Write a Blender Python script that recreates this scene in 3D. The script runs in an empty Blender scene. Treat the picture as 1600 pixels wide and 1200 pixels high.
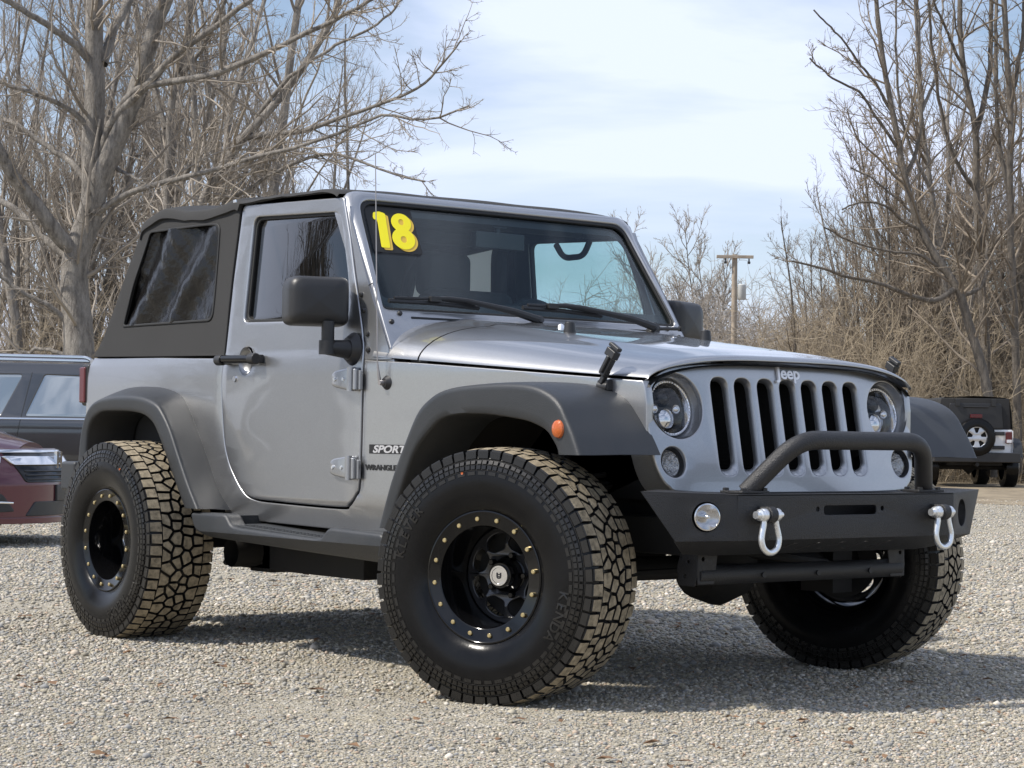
import bpy, bmesh, math, random
import numpy as np
from mathutils import Vector, Matrix, noise
rad = math.radians
S = bpy.context.scene
COL = S.collection
# ------------------------------------------------------------------ camera
CAM = np.array([5.311, -4.943, 0.831]); YAW, PITCH, ROLL = 2.47897, 0.02688, 0.01299
FOC = 3240.1                                   # focal length in photo pixels (1600 wide)
def cam_basis():
    cy, sy, cp, sp = math.cos(YAW), math.sin(YAW), math.cos(PITCH), math.sin(PITCH)
    f = np.array([cy*cp, sy*cp, sp]); r = np.array([sy, -cy, 0.]); u = np.cross(r, f)
    c, s = math.cos(ROLL), math.sin(ROLL)
    return c*r+s*u, -s*r+c*u, f
CR, CU, CF = cam_basis()
cd = bpy.data.cameras.new('camera'); cam = bpy.data.objects.new('camera', cd); COL.objects.link(cam)
cd.sensor_width = 36; cd.lens = FOC/1600*36; cd.clip_start = .1; cd.clip_end = 3000
cam.matrix_world = Matrix(((CR[0], CU[0], -CF[0], CAM[0]), (CR[1], CU[1], -CF[1], CAM[1]), (CR[2], CU[2], -CF[2], CAM[2]), (0, 0, 0, 1)))
S.camera = cam
S.render.resolution_x, S.render.resolution_y = 1024, 768
S.view_settings.view_transform = 'Standard'; S.view_settings.look = 'None'
S.view_settings.exposure = 0.30; S.view_settings.gamma = 1
S.cycles.max_bounces = 8; S.cycles.transparent_max_bounces = 12
# ------------------------------------------------------------------ sun and sky
SUN_AZ, SUN_EL = rad(247), rad(50)             # direction towards the sun, counter-clockwise from +X
sl = bpy.data.lights.new('sun', 'SUN'); sl.energy = 4.4; sl.angle = rad(3.0); sl.color = (1, .94, .85)
sun = bpy.data.objects.new('sun', sl); COL.objects.link(sun)
sd = Vector((math.cos(SUN_AZ)*math.cos(SUN_EL), math.sin(SUN_AZ)*math.cos(SUN_EL), math.sin(SUN_EL)))
sun.rotation_euler = sd.to_track_quat('Z', 'Y').to_euler(); sun.location = sd*60
W = bpy.data.worlds.new('World'); S.world = W; W.use_nodes = True
wt = W.node_tree; wt.nodes.clear()
def wn(t, **k):
    n = wt.nodes.new(t)
    for a, b in k.items(): setattr(n, a, b)
    return n
sky = wn('ShaderNodeTexSky', sky_type='NISHITA', sun_disc=False)
sky.sun_elevation = SUN_EL; sky.sun_rotation = rad(90)-SUN_AZ
sky.air_density = 1.0; sky.dust_density = .6; sky.ozone_density = 2.2
tc = wn('ShaderNodeTexCoord'); mp = wn('ShaderNodeMapping'); mp.inputs['Scale'].default_value = (1.0, 1.0, 3.6)
mp.inputs['Rotation'].default_value = (0.02, 0.03, .4)
ns = wn('ShaderNodeTexNoise'); ns.inputs['Scale'].default_value = 2.3; ns.inputs['Detail'].default_value = 7; ns.inputs['Roughness'].default_value = .52
ns.inputs['Distortion'].default_value = .5
cr = wn('ShaderNodeValToRGB'); cr.color_ramp.elements[0].position = .40; cr.color_ramp.elements[1].position = .60
cr.color_ramp.elements[0].color = (.16, .16, .16, 1); cr.color_ramp.elements[1].color = (.97, .97, .97, 1)
mx = wn('ShaderNodeMix', data_type='RGBA'); mx.inputs[7].default_value = (6.9, 7.6, 9.5, 1)   # thin bright cloud
bg = wn('ShaderNodeBackground'); bg.inputs['Strength'].default_value = .105
wo = wn('ShaderNodeOutputWorld')
L = wt.links.new
L(tc.outputs['Generated'], mp.inputs[0]); L(mp.outputs[0], ns.inputs['Vector']); L(ns.outputs[0], cr.inputs[0])
L(cr.outputs[0], mx.inputs[0]); L(sky.outputs[0], mx.inputs[6]); L(mx.outputs[2], bg.inputs[0]); L(bg.outputs[0], wo.inputs[0])
# ------------------------------------------------------------------ materials
def mat(name, col, rough=.5, metal=0., coat=0., var=0., vscale=8., bump=0., bscale=60., spec=None, col2=None, coat_rough=.05):
    m = bpy.data.materials.new(name); m.use_nodes = True; nt = m.node_tree; b = nt.nodes['Principled BSDF']
    b.inputs['Base Color'].default_value = (*col, 1); b.inputs['Roughness'].default_value = rough
    b.inputs['Metallic'].default_value = metal; b.inputs['Coat Weight'].default_value = coat; b.inputs['Coat Roughness'].default_value = coat_rough
    if spec is not None: b.inputs['Specular IOR Level'].default_value = spec
    if var or bump:
        t = nt.nodes.new('ShaderNodeTexCoord')
    if var:
        n = nt.nodes.new('ShaderNodeTexNoise'); n.inputs['Scale'].default_value = vscale; n.inputs['Detail'].default_value = 6; n.inputs['Roughness'].default_value = .65
        nt.links.new(t.outputs['Object'], n.inputs['Vector'])
        r = nt.nodes.new('ShaderNodeValToRGB'); r.color_ramp.elements[0].position = .3; r.color_ramp.elements[1].position = .72
        c2 = col2 or tuple(min(1, c*(1+var)) for c in col)
        r.color_ramp.elements[0].color = (*[c*(1-var) for c in col], 1) if col2 is None else (*col, 1)
        r.color_ramp.elements[1].color = (*c2, 1)
        nt.links.new(n.outputs[0], r.inputs[0]); nt.links.new(r.outputs[0], b.inputs['Base Color'])
        q = nt.nodes.new('ShaderNodeMapRange'); q.inputs[3].default_value = max(0, rough-.12); q.inputs[4].default_value = min(1, rough+.12)
        nt.links.new(n.outputs[0], q.inputs[0]); nt.links.new(q.outputs[0], b.inputs['Roughness'])
    if bump:
        n2 = nt.nodes.new('ShaderNodeTexNoise'); n2.inputs['Scale'].default_value = bscale; n2.inputs['Detail'].default_value = 4
        nt.links.new(t.outputs['Object'], n2.inputs['Vector'])
        bp = nt.nodes.new('ShaderNodeBump'); bp.inputs['Strength'].default_value = bump; bp.inputs['Distance'].default_value = .01
        nt.links.new(n2.outputs[0], bp.inputs['Height']); nt.links.new(bp.outputs[0], b.inputs['Normal'])
    return m
def glass_mat(name, tint, refl=1.0, rough=0.0, ior=1.5, diffuse=None, dmix=0.):
    m = bpy.data.materials.new(name); m.use_nodes = True; nt = m.node_tree; nt.nodes.clear()
    o = nt.nodes.new('ShaderNodeOutputMaterial'); tr = nt.nodes.new('ShaderNodeBsdfTransparent'); tr.inputs[0].default_value = (*tint, 1)
    g = nt.nodes.new('ShaderNodeBsdfGlossy'); g.inputs['Roughness'].default_value = rough
    f = nt.nodes.new('ShaderNodeFresnel'); ge = nt.nodes.new('ShaderNodeNewGeometry'); mr = nt.nodes.new('ShaderNodeMapRange')
    mr.inputs[3].default_value = ior; mr.inputs[4].default_value = 1/ior; nt.links.new(ge.outputs['Backfacing'], mr.inputs[0]); nt.links.new(mr.outputs[0], f.inputs[0])
    mu = nt.nodes.new('ShaderNodeMath'); mu.operation = 'MULTIPLY'; mu.inputs[1].default_value = refl; mu.use_clamp = True
    x = nt.nodes.new('ShaderNodeMixShader'); nt.links.new(f.outputs[0], mu.inputs[0]); nt.links.new(mu.outputs[0], x.inputs[0])
    base = tr.outputs[0]
    if diffuse:
        d = nt.nodes.new('ShaderNodeBsdfDiffuse'); d.inputs[0].default_value = (*diffuse, 1)
        tl = nt.nodes.new('ShaderNodeBsdfTranslucent'); tl.inputs[0].default_value = (*diffuse, 1)
        a = nt.nodes.new('ShaderNodeAddShader'); nt.links.new(d.outputs[0], a.inputs[0]); nt.links.new(tl.outputs[0], a.inputs[1])
        y = nt.nodes.new('ShaderNodeMixShader'); y.inputs[0].default_value = dmix
        nt.links.new(tr.outputs[0], y.inputs[1]); nt.links.new(a.outputs[0], y.inputs[2]); base = y.outputs[0]
    nt.links.new(base, x.inputs[1]); nt.links.new(g.outputs[0], x.inputs[2]); nt.links.new(x.outputs[0], o.inputs[0])
    return m
def paint_mat(name, col, metal=.7, rough=.33, wob=.0):
    m = bpy.data.materials.new(name); m.use_nodes = True; nt = m.node_tree; b = nt.nodes['Principled BSDF']
    b.inputs['Metallic'].default_value = metal; b.inputs['Coat Weight'].default_value = 1; b.inputs['Coat Roughness'].default_value = .03
    t = nt.nodes.new('ShaderNodeTexCoord')
    v = nt.nodes.new('ShaderNodeTexVoronoi'); v.inputs['Scale'].default_value = 900
    nt.links.new(t.outputs['Object'], v.inputs['Vector'])
    n = nt.nodes.new('ShaderNodeTexNoise'); n.inputs['Scale'].default_value = 3.5; n.inputs['Detail'].default_value = 8; n.inputs['Roughness'].default_value = .7
    nt.links.new(t.outputs['Object'], n.inputs['Vector'])
    mixc = nt.nodes.new('ShaderNodeMix'); mixc.data_type = 'RGBA'
    mixc.inputs[6].default_value = (*[c*.88 for c in col], 1); mixc.inputs[7].default_value = (*[min(1, c*1.12) for c in col], 1)
    sp = nt.nodes.new('ShaderNodeSeparateColor'); nt.links.new(v.outputs['Color'], sp.inputs[0])
    nt.links.new(sp.outputs[0], mixc.inputs[0]); nt.links.new(mixc.outputs[2], b.inputs['Base Color'])
    q = nt.nodes.new('ShaderNodeMapRange'); q.inputs[3].default_value = rough-.06; q.inputs[4].default_value = rough+.10
    nt.links.new(n.outputs[0], q.inputs[0]); nt.links.new(q.outputs[0], b.inputs['Roughness'])
    if wob:
        w = nt.nodes.new('ShaderNodeTexNoise'); w.inputs['Scale'].default_value = 1.6; w.inputs['Detail'].default_value = 1
        sc_ = nt.nodes.new('ShaderNodeMapping'); sc_.inputs['Scale'].default_value = (1, 1, 3.2)
        nt.links.new(t.outputs['Object'], sc_.inputs[0]); nt.links.new(sc_.outputs[0], w.inputs['Vector'])
        bp = nt.nodes.new('ShaderNodeBump'); bp.inputs['Strength'].default_value = wob; bp.inputs['Distance'].default_value = .05
        nt.links.new(w.outputs[0], bp.inputs['Height']); nt.links.new(bp.outputs[0], b.inputs['Coat Normal'])
    return m
M = {}
M['silver'] = paint_mat('silver_paint', (.385, .39, .40), .88, .33, .10)
M['flare'] = mat('textured_plastic', (.020, .023, .027), .45, var=.3, vscale=5, col2=(.032, .034, .037), bump=.18, bscale=420)
M['powder'] = mat('powder_coat', (.012, .012, .014), .48, var=.3, vscale=7, col2=(.022, .022, .023), bump=.35, bscale=260)
M['black_plastic'] = mat('black_plastic', (.02, .02, .021), .42, bump=.06, bscale=400)
M['under'] = mat('underbody', (.012, .011, .010), .75, var=.5, vscale=7)
M['gloss_black'] = mat('gloss_black', (.004, .004, .0045), .10, spec=.4)
M['wheel_paint'] = mat('wheel_paint', (.026, .026, .028), .30, coat=.6, coat_rough=.12)
M['lamp_inner'] = mat('lamp_inner', (.42, .44, .47), .22, .8)
M['matte_black'] = mat('matte_black', (.006, .006, .006), .8, spec=.1)
M['rubber'] = mat('rubber', (.0055, .0055, .006), .22, var=.3, vscale=9, bump=.03, bscale=120, spec=.24)
M['tread_face'] = mat('dusty_tread', (.13, .108, .072), .88, var=.35, vscale=48, col2=(.45, .375, .26), bump=.3, bscale=160)
M['dusty_rubber'] = mat('dusty_rubber', (.006, .006, .006), .28, var=.3, vscale=7, col2=(.017, .015, .0125))
M['rubber_lug'] = mat('rubber_lug', (.010, .010, .011), .40, var=.3, vscale=12)
M['chrome'] = mat('chrome', (.75, .75, .76), .12, 1.)
M['zinc'] = mat('zinc', (.80, .82, .84), .30, .85, var=.1, vscale=40)
M['gold'] = mat('gold_bolt', (.62, .50, .26), .32, .9)
M['fabric'] = mat('top_fabric', (.023, .023, .0235), .85, var=.12, vscale=5, bump=.16, bscale=500)
M['interior'] = mat('interior', (.022, .024, .028), .8)
M['seat'] = mat('seat_cloth', (.02, .024, .03), .9, bump=.1)
M['seal'] = mat('rubber_seal', (.012, .012, .012), .6)
M['amber'] = mat('amber_lens', (.46, .095, .010), .18, coat=.7, bump=.25, bscale=150)
M['red_lens'] = mat('red_lens', (.085, .004, .006), .2, coat=.2)
M['white_mark'] = mat('badge_silver', (.78, .78, .80), .35, .3)
M['grey_mark'] = mat('badge_grey', (.42, .42, .43), .4)
M['black_mark'] = mat('badge_black', (.012, .012, .013), .4)
M['yellow'] = mat('yellow_vinyl', (.92, .80, .01), .45)
M['yellow_dk'] = mat('amber_vinyl', (.70, .46, .06), .5)
M['ws_glass'] = glass_mat('windshield_glass', (.85, .93, .94), .9)
M['door_glass'] = glass_mat('door_glass', (.86, .95, .94), 1.6)
M['side_glass'] = glass_mat('side_glass', (.10, .11, .11), 2.2)
M['dark_glass'] = glass_mat('dark_glass', (.05, .055, .06), 1.8)
M['lens'] = glass_mat('clear_lens', (.9, .9, .9), 1.0)
# ------------------------------------------------------------------ mesh helpers
def link(o, parent=None):
    COL.objects.link(o)
    if parent is not None: o.parent = parent
    return o
def fin(name, bm, m, parent=None, smooth=35, bevel=0., seg=2, recalc=True):
    if recalc: bmesh.ops.recalc_face_normals(bm, faces=bm.faces)
    me = bpy.data.meshes.new(name); bm.to_mesh(me); bm.free()
    ms = m if isinstance(m, (list, tuple)) else [m]
    for k in ms: me.materials.append(k)
    o = bpy.data.objects.new(name, me); link(o, parent)
    if smooth:
        me.polygons.foreach_set('use_smooth', [True]*len(me.polygons)); me.set_sharp_from_angle(angle=rad(smooth))
    if bevel:
        b = o.modifiers.new('bevel', 'BEVEL'); b.width = bevel; b.segments = seg; b.limit_method = 'ANGLE'; b.angle_limit = rad(35); b.harden_normals = True
    return o
def empty(name, loc=(0, 0, 0), parent=None):
    o = bpy.data.objects.new(name, None); o.empty_display_size = .2; o.location = loc; return link(o, parent)
def tag(o, label=None, cat=None, group=None, kind=None):
    for k, v in (('label', label), ('category', cat), ('group', group), ('kind', kind)):
        if v: o[k] = v
    return o
def box(bm, c, s, mtx=None):
    r = bmesh.ops.create_cube(bm, size=1)
    for v in r['verts']:
        p = Vector((v.co.x*s[0], v.co.y*s[1], v.co.z*s[2]))
        if mtx is not None: p = mtx @ p
        v.co = p+Vector(c)
    return r['verts']
def lathe(bm, prof, n=48, mtx=None, closed=False):
    """profile of (axial, radius) turned round local +Y; mtx places it"""
    mtx = mtx or Matrix.Identity(4); rings = []
    for a, r in prof:
        if r < 1e-6: rings.append([bm.verts.new(mtx @ Vector((0, a, 0)))])
        else: rings.append([bm.verts.new(mtx @ Vector((r*math.cos(t*2*math.pi/n), a, r*math.sin(t*2*math.pi/n)))) for t in range(n)])
    for A, B in zip(rings, rings[1:]+([rings[0]] if closed else [])):
        for i in range(n):
            j = (i+1) % n
            if len(A) == 1 and len(B) == 1: continue
            if len(A) == 1: bm.faces.new((A[0], B[i], B[j]))
            elif len(B) == 1: bm.faces.new((A[i], B[0], A[j]))
            else: bm.faces.new((A[i], B[i], B[j], A[j]))
    return bm
def tube(bm, pts, r, k=10, cap=True):
    pts = [Vector(p) for p in pts]; n = len(pts); rs = r if isinstance(r, (list, tuple)) else [r]*n
    up = None; rings = []
    for i, p in enumerate(pts):
        t = (pts[min(i+1, n-1)]-pts[max(i-1, 0)]).normalized()
        if up is None: up = t.orthogonal().normalized()
        up = (up-t*up.dot(t)).normalized(); q = t.cross(up)
        rings.append([bm.verts.new(p+(up*math.cos(a)+q*math.sin(a))*rs[i]) for a in [j*2*math.pi/k for j in range(k)]])
    for A, B in zip(rings, rings[1:]):
        for i in range(k): bm.faces.new((A[i], A[(i+1) % k], B[(i+1) % k], B[i]))
    if cap: bm.faces.new(rings[0][::-1]); bm.faces.new(rings[-1])
    return bm
def fillet(pts, r, n=6):
    """round the corners of an open polyline (3-D)"""
    pts = [Vector(p) for p in pts]; out = [pts[0]]
    for a, b, c in zip(pts, pts[1:], pts[2:]):
        u, v = (a-b), (c-b); d = min(r, u.length*.49, v.length*.49)
        p0, p1 = b+u.normalized()*d, b+v.normalized()*d
        for i in range(n+1):
            t = i/n; out.append(p0*(1-t)**2+b*2*t*(1-t)+p1*t*t)
    return out+[pts[-1]]
def rpoly(pts, r, n=5):
    """round the corners of a closed 2-D polygon; r is one radius or one per corner"""
    N = len(pts); out = []
    for i in range(N):
        b = Vector((*pts[i], 0)); a = Vector((*pts[i-1], 0)); c = Vector((*pts[(i+1) % N], 0)); rr = r[i] if isinstance(r, (list, tuple)) else r
        u, v = a-b, c-b; d = min(rr, u.length*.48, v.length*.48)
        if d < 1e-5: out.append((b.x, b.y)); continue
        p0, p1 = b+u.normalized()*d, b+v.normalized()*d
        for k in range(n+1):
            t = k/n; q = p0*(1-t)**2+b*2*t*(1-t)+p1*t*t; out.append((q.x, q.y))
    return out
def circ(cx, cy, rx, ry=None, n=40):
    ry = ry or rx
    return [(cx+rx*math.cos(2*math.pi*i/n), cy+ry*math.sin(2*math.pi*i/n)) for i in range(n)]
def plate(outline, holes=(), thick=.02, bev=.003, fmap=None, cut_u=None, cut_v=None, res=2):
    """flat plate with holes (u,v,w; w is depth with the front face at w=0), cut into strips, then mapped into place"""
    cu = bpy.data.curves.new('c', 'CURVE'); cu.dimensions = '2D'; cu.fill_mode = 'BOTH'
    cu.extrude = thick/2-bev; cu.bevel_depth = bev; cu.bevel_resolution = res; cu.offset = -bev
    for ring in [outline, *holes]:
        s = cu.splines.new('POLY'); s.points.add(len(ring)-1); s.use_cyclic_u = True
        for p, q in zip(s.points, ring): p.co = (*q, 0, 1)
    o = bpy.data.objects.new('c', cu); COL.objects.link(o)
    dg = bpy.context.evaluated_depsgraph_get(); me = bpy.data.meshes.new_from_object(o.evaluated_get(dg))
    bpy.data.objects.remove(o); bpy.data.curves.remove(cu)
    bm = bmesh.new(); bm.from_mesh(me); bpy.data.meshes.remove(me)
    bmesh.ops.remove_doubles(bm, verts=bm.verts, dist=1e-5)
    for ax, step in ((0, cut_u), (1, cut_v)):
        if not step: continue
        cs = [v.co[ax] for v in bm.verts]; a, b = min(cs), max(cs); k = math.floor(a/step)+1
        while k*step < b:
            no = Vector((0, 0, 0)); no[ax] = 1; co = Vector((0, 0, 0)); co[ax] = k*step+1e-4
            bmesh.ops.bisect_plane(bm, geom=bm.verts[:]+bm.edges[:]+bm.faces[:], plane_co=co, plane_no=no, dist=1e-6); k += 1
    if fmap:
        for v in bm.verts: v.co = Vector(fmap(v.co.x, v.co.y, v.co.z-thick/2))
    return bm
def text_bm(s, size, extr, bold=0., shear=0., space=1.):
    cu = bpy.data.curves.new('t', 'FONT'); cu.body = s; cu.size = size; cu.extrude = extr; cu.offset = bold; cu.shear = shear; cu.align_x = 'CENTER'; cu.space_character = space
    cu.resolution_u = 4
    o = bpy.data.objects.new('t', cu); COL.objects.link(o)
    dg = bpy.context.evaluated_depsgraph_get(); me = bpy.data.meshes.new_from_object(o.evaluated_get(dg))
    bpy.data.objects.remove(o); bpy.data.curves.remove(cu)
    bm = bmesh.new(); bm.from_mesh(me); bpy.data.meshes.remove(me); return bm
def vmap(bm, f):
    for v in bm.verts: v.co = Vector(f(*v.co))
    return bm
def join(bm, other, mi=None):
    me = bpy.data.meshes.new('j'); 
    if mi is not None:
        for f in other.faces: f.material_index = mi
    other.to_mesh(me); other.free(); bm.from_mesh(me); bpy.data.meshes.remove(me); return bm
def grid(bm, P, close_u=False):
    V = [[bm.verts.new(p) for p in row] for row in P]
    nr = len(V); nc = len(V[0])
    for i in range(nr if close_u else nr-1):
        for j in range(nc-1): bm.faces.new((V[i][j], V[i][j+1], V[(i+1) % nr][j+1], V[(i+1) % nr][j]))
    return V
def crom(P, n):
    """resample a list of tuples with Catmull-Rom to n points per span"""
    P = [np.array(p, float) for p in P]; out = []
    for i in range(len(P)-1):
        a, b, c, d = P[max(i-1, 0)], P[i], P[i+1], P[min(i+2, len(P)-1)]
        for k in range(n):
            t = k/n; out.append(.5*((2*b)+(c-a)*t+(2*a-5*b+4*c-d)*t*t+(3*b-a-3*c+d)*t**3))
    return out+[P[-1]]
def copy_tree(o, parent=None):
    c = o.copy(); COL.objects.link(c)
    if parent is not None: c.parent = parent
    for ch in list(o.children): copy_tree(ch, c)
    return c
def mirror_y(o, parent):
    """mirrored twin of a part (and its sub-parts) on the other side of the car: own mirrored mesh data"""
    c = o.copy(); COL.objects.link(c); c.parent = parent
    if o.type == 'MESH':
        me = o.data.copy(); me.transform(Matrix.Diagonal((1, -1, 1, 1))); me.flip_normals(); c.data = me
    c.location = (o.location.x, -o.location.y, o.location.z)
    for ch in list(o.children): mirror_y(ch, c)
    return c
# ================================================================== GROUND
def gravel_mat():
    m = bpy.data.materials.new('gravel'); m.use_nodes = True; nt = m.node_tree; b = nt.nodes['Principled BSDF']; N = nt.nodes.new; K = nt.links.new
    t = N('ShaderNodeTexCoord')
    v = N('ShaderNodeTexVoronoi'); v.inputs['Scale'].default_value = 78; v.inputs['Randomness'].default_value = 1
    v2 = N('ShaderNodeTexVoronoi'); v2.inputs['Scale'].default_value = 130
    big = N('ShaderNodeTexNoise'); big.inputs['Scale'].default_value = .55; big.inputs['Detail'].default_value = 7; big.inputs['Roughness'].default_value = .62
    wp_ = N('ShaderNodeTexNoise'); wp_.inputs['Scale'].default_value = 40; ad = N('ShaderNodeVectorMath'); ad.operation = 'SCALE'; ad.inputs['Scale'].default_value = .012
    s2 = N('ShaderNodeVectorMath'); s2.operation = 'ADD'
    K(t.outputs['Object'], wp_.inputs['Vector']); K(wp_.outputs['Color'], ad.inputs[0]); K(t.outputs['Object'], s2.inputs[0]); K(ad.outputs[0], s2.inputs[1])
    K(s2.outputs[0], v.inputs['Vector']); K(s2.outputs[0], v2.inputs['Vector']); K(t.outputs['Object'], big.inputs['Vector'])
    sp = N('ShaderNodeSeparateColor'); K(v.outputs['Color'], sp.inputs[0])
    r = N('ShaderNodeValToRGB'); e = r.color_ramp.elements; e[0].color = (.20, .185, .15, 1); e[1].color = (.60, .57, .49, 1)
    for p, c in ((.25, (.39, .35, .265)), (.45, (.38, .37, .345)), (.62, (.455, .405, .30)), (.8, (.46, .45, .42)), (.92, (.53, .47, .38))):
        q = e.new(p); q.color = (*c, 1)
    K(sp.outputs[0], r.inputs[0])
    dk = N('ShaderNodeMapRange'); dk.inputs[1].default_value = .25; dk.inputs[2].default_value = .75; dk.inputs[3].default_value = .60; dk.inputs[4].default_value = 1.10; K(big.outputs[0], dk.inputs[0])
    ml = N('ShaderNodeVectorMath'); ml.operation = 'SCALE'; K(r.outputs[0], ml.inputs[0]); K(dk.outputs[0], ml.inputs['Scale'])
    tan = N('ShaderNodeMix'); tan.data_type = 'RGBA'; tan.inputs[7].default_value = (.43, .375, .265, 1)
    tf = N('ShaderNodeMapRange'); tf.inputs[1].default_value = .52; tf.inputs[2].default_value = .75; tf.inputs[3].default_value = .28; tf.inputs[4].default_value = .75
    b2 = N('ShaderNodeTexNoise'); b2.inputs['Scale'].default_value = 1.3; b2.inputs['Detail'].default_value = 6; K(t.outputs['Object'], b2.inputs['Vector']); K(b2.outputs[0], tf.inputs[0]); K(tf.outputs[0], tan.inputs[0])
    mid = N('ShaderNodeTexNoise'); mid.inputs['Scale'].default_value = 7; mid.inputs['Detail'].default_value = 9; mid.inputs['Roughness'].default_value = .75; K(t.outputs['Object'], mid.inputs['Vector'])
    md = N('ShaderNodeMapRange'); md.inputs[1].default_value = .3; md.inputs[2].default_value = .7; md.inputs[3].default_value = .62; md.inputs[4].default_value = 1.30; K(mid.outputs[0], md.inputs[0])
    m2 = N('ShaderNodeVectorMath'); m2.operation = 'SCALE'; K(ml.outputs[0], m2.inputs[0]); K(md.outputs[0], m2.inputs['Scale'])
    K(m2.outputs[0], tan.inputs[6]); K(tan.outputs[2], b.inputs['Base Color']); b.inputs['Roughness'].default_value = .85
    h = N('ShaderNodeMath'); h.operation = 'ADD'; K(v.outputs['Distance'], h.inputs[0]); K(v2.outputs['Distance'], h.inputs[1])
    iv = N('ShaderNodeMath'); iv.operation = 'MULTIPLY'; iv.inputs[1].default_value = -1; K(h.outputs[0], iv.inputs[0])
    bp = N('ShaderNodeBump'); bp.inputs['Strength'].default_value = .9; bp.inputs['Distance'].default_value = .010; K(iv.outputs[0], bp.inputs['Height']); K(bp.outputs[0], b.inputs['Normal'])
    return m
M['gravel'] = gravel_mat()
def sheet(name, P, m):
    bm = bmesh.new(); bm.faces.new([bm.verts.new(p) for p in P]); o = fin(name, bm, m, smooth=0, recalc=False); tag(o, kind='structure'); return o
sheet('ground', [(-900, -900, 0), (900, -900, 0), (900, 900, 0), (-900, 900, 0)], M['gravel'])
# loose stones lying on the lot near the camera: nobody could count them
def stone_field():
    rng = np.random.default_rng(3)
    ico = bmesh.new(); bmesh.ops.create_icosphere(ico, subdivisions=1, radius=1); V0 = np.array([v.co[:] for v in ico.verts]); F0 = np.array([[v.index for v in f.verts] for f in ico.faces]); ico.free()
    n = 420000; f = CF[:2]/np.linalg.norm(CF[:2]); r = CR[:2]
    d = 3.6+(20-3.6)*rng.random(n)**2.0; w = (rng.random(n)*2-1)*(d*.30+.25)
    s = .0030+.0042*rng.random(n)**2; far = rng.random(n) < .16; d = np.where(far, 16+16*rng.random(n), d); w = np.where(far, (rng.random(n)*2-1)*(d*.30), w); s = np.where(far, s*1.1, s); s = np.where(rng.random(n) < .010, s*2.1, s)*np.clip(d/5.5, .9, 1.9)
    xy = CAM[:2]+np.outer(d, f)+w[:, None]*r/np.linalg.norm(r)
    pat = np.sin(xy[:, 0]*1.7+2*np.sin(xy[:, 1]*.9))+np.sin(xy[:, 1]*2.3+1.7*np.sin(xy[:, 0]*1.1+1))+.8*np.sin(xy[:, 0]*4.1-xy[:, 1]*3.3)
    keep = rng.random(n) < np.clip(.80+.28*pat, .22, 1); xy, s = xy[keep], s[keep]; n = len(xy)
    A = rng.random(n)*6.283; ca, sa = np.cos(A), np.sin(A)
    sc = np.stack([s*(.8+.6*rng.random(n)), s*(.7+.4*rng.random(n)), s*(.45+.3*rng.random(n))], 1)
    jit = 1+.38*(rng.random((n, 12))-.5)
    V = V0[None]*jit[:, :, None]*sc[:, None, :]
    X = V[:, :, 0]*ca[:, None]-V[:, :, 1]*sa[:, None]+xy[:, :1]; Y = V[:, :, 0]*sa[:, None]+V[:, :, 1]*ca[:, None]+xy[:, 1:]
    Z = V[:, :, 2]+(sc[:, 2]*(.15+.5*rng.random(n)))[:, None]
    co = np.stack([X, Y, Z], -1).reshape(-1, 3)
    F = (F0[None]+(np.arange(n)*12)[:, None, None]).reshape(-1)
    me = bpy.data.meshes.new('gravel'); me.vertices.add(len(co)); me.vertices.foreach_set('co', co.ravel().astype(np.float32))
    nf = n*len(F0); me.loops.add(nf*3); me.loops.foreach_set('vertex_index', F.astype(np.int32)); me.polygons.add(nf); me.polygons.foreach_set('loop_start', np.arange(nf, dtype=np.int32)*3)
    me.update(); me.validate()
    m = bpy.data.materials.new('stone'); m.use_nodes = True; nt = m.node_tree; b = nt.nodes['Principled BSDF']; g = nt.nodes.new('ShaderNodeNewGeometry')
    q = nt.nodes.new('ShaderNodeValToRGB'); e = q.color_ramp.elements; e[0].color = (.18, .165, .14, 1); e[1].color = (.66, .62, .55, 1); q.color_ramp.interpolation = 'LINEAR'
    for p, c in ((.2, (.365, .325, .24)), (.4, (.25, .25, .245)), (.55, (.455, .405, .30)), (.7, (.22, .225, .23)), (.85, (.55, .51, .43)), (.93, (.38, .28, .20))):
        k = e.new(p); k.color = (*c, 1)
    nt.links.new(g.outputs['Random Per Island'], q.inputs[0]); nt.links.new(q.outputs[0], b.inputs['Base Color']); b.inputs['Roughness'].default_value = .8
    me.materials.append(m); me.polygons.foreach_set('use_smooth', [True]*nf)
    o = bpy.data.objects.new('gravel', me); link(o); tag(o, kind='stuff')
stone_field()
def leaf_litter():
    rng = np.random.default_rng(8); bm = bmesh.new(); f = CF[:2]/np.linalg.norm(CF[:2]); r = CR[:2]/np.linalg.norm(CR[:2])
    for i in range(420):
        d = 4+16*rng.random()**1.5; w = (rng.random()*2-1)*d*.29; p = CAM[:2]+f*d+r*w
        if -3.2 < p[0] < .8 and abs(p[1]) < 1.0 and rng.random() < .6: continue
        L_ = rng.uniform(.012, .034); W_ = L_*rng.uniform(.3, .7); a = rng.uniform(0, 6.28); c, sn = math.cos(a), math.sin(a)
        pts = [(-L_, 0, .006), (-.3*L_, W_, .012), (.4*L_, W_*.8, .016), (L_, 0, .008), (.3*L_, -W_, .011), (-.4*L_, -W_*.7, .014)]
        bm.faces.new([bm.verts.new((p[0]+x*c-y*sn, p[1]+x*sn+y*c, z+rng.uniform(0, .006))) for x, y, z in pts])
    o = fin('leaves', bm, mat('dead_leaf', (.10, .055, .03), .9, var=.4, vscale=1.5, col2=(.24, .145, .08)), smooth=0, recalc=False); tag(o, kind='stuff')
leaf_litter()
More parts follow.
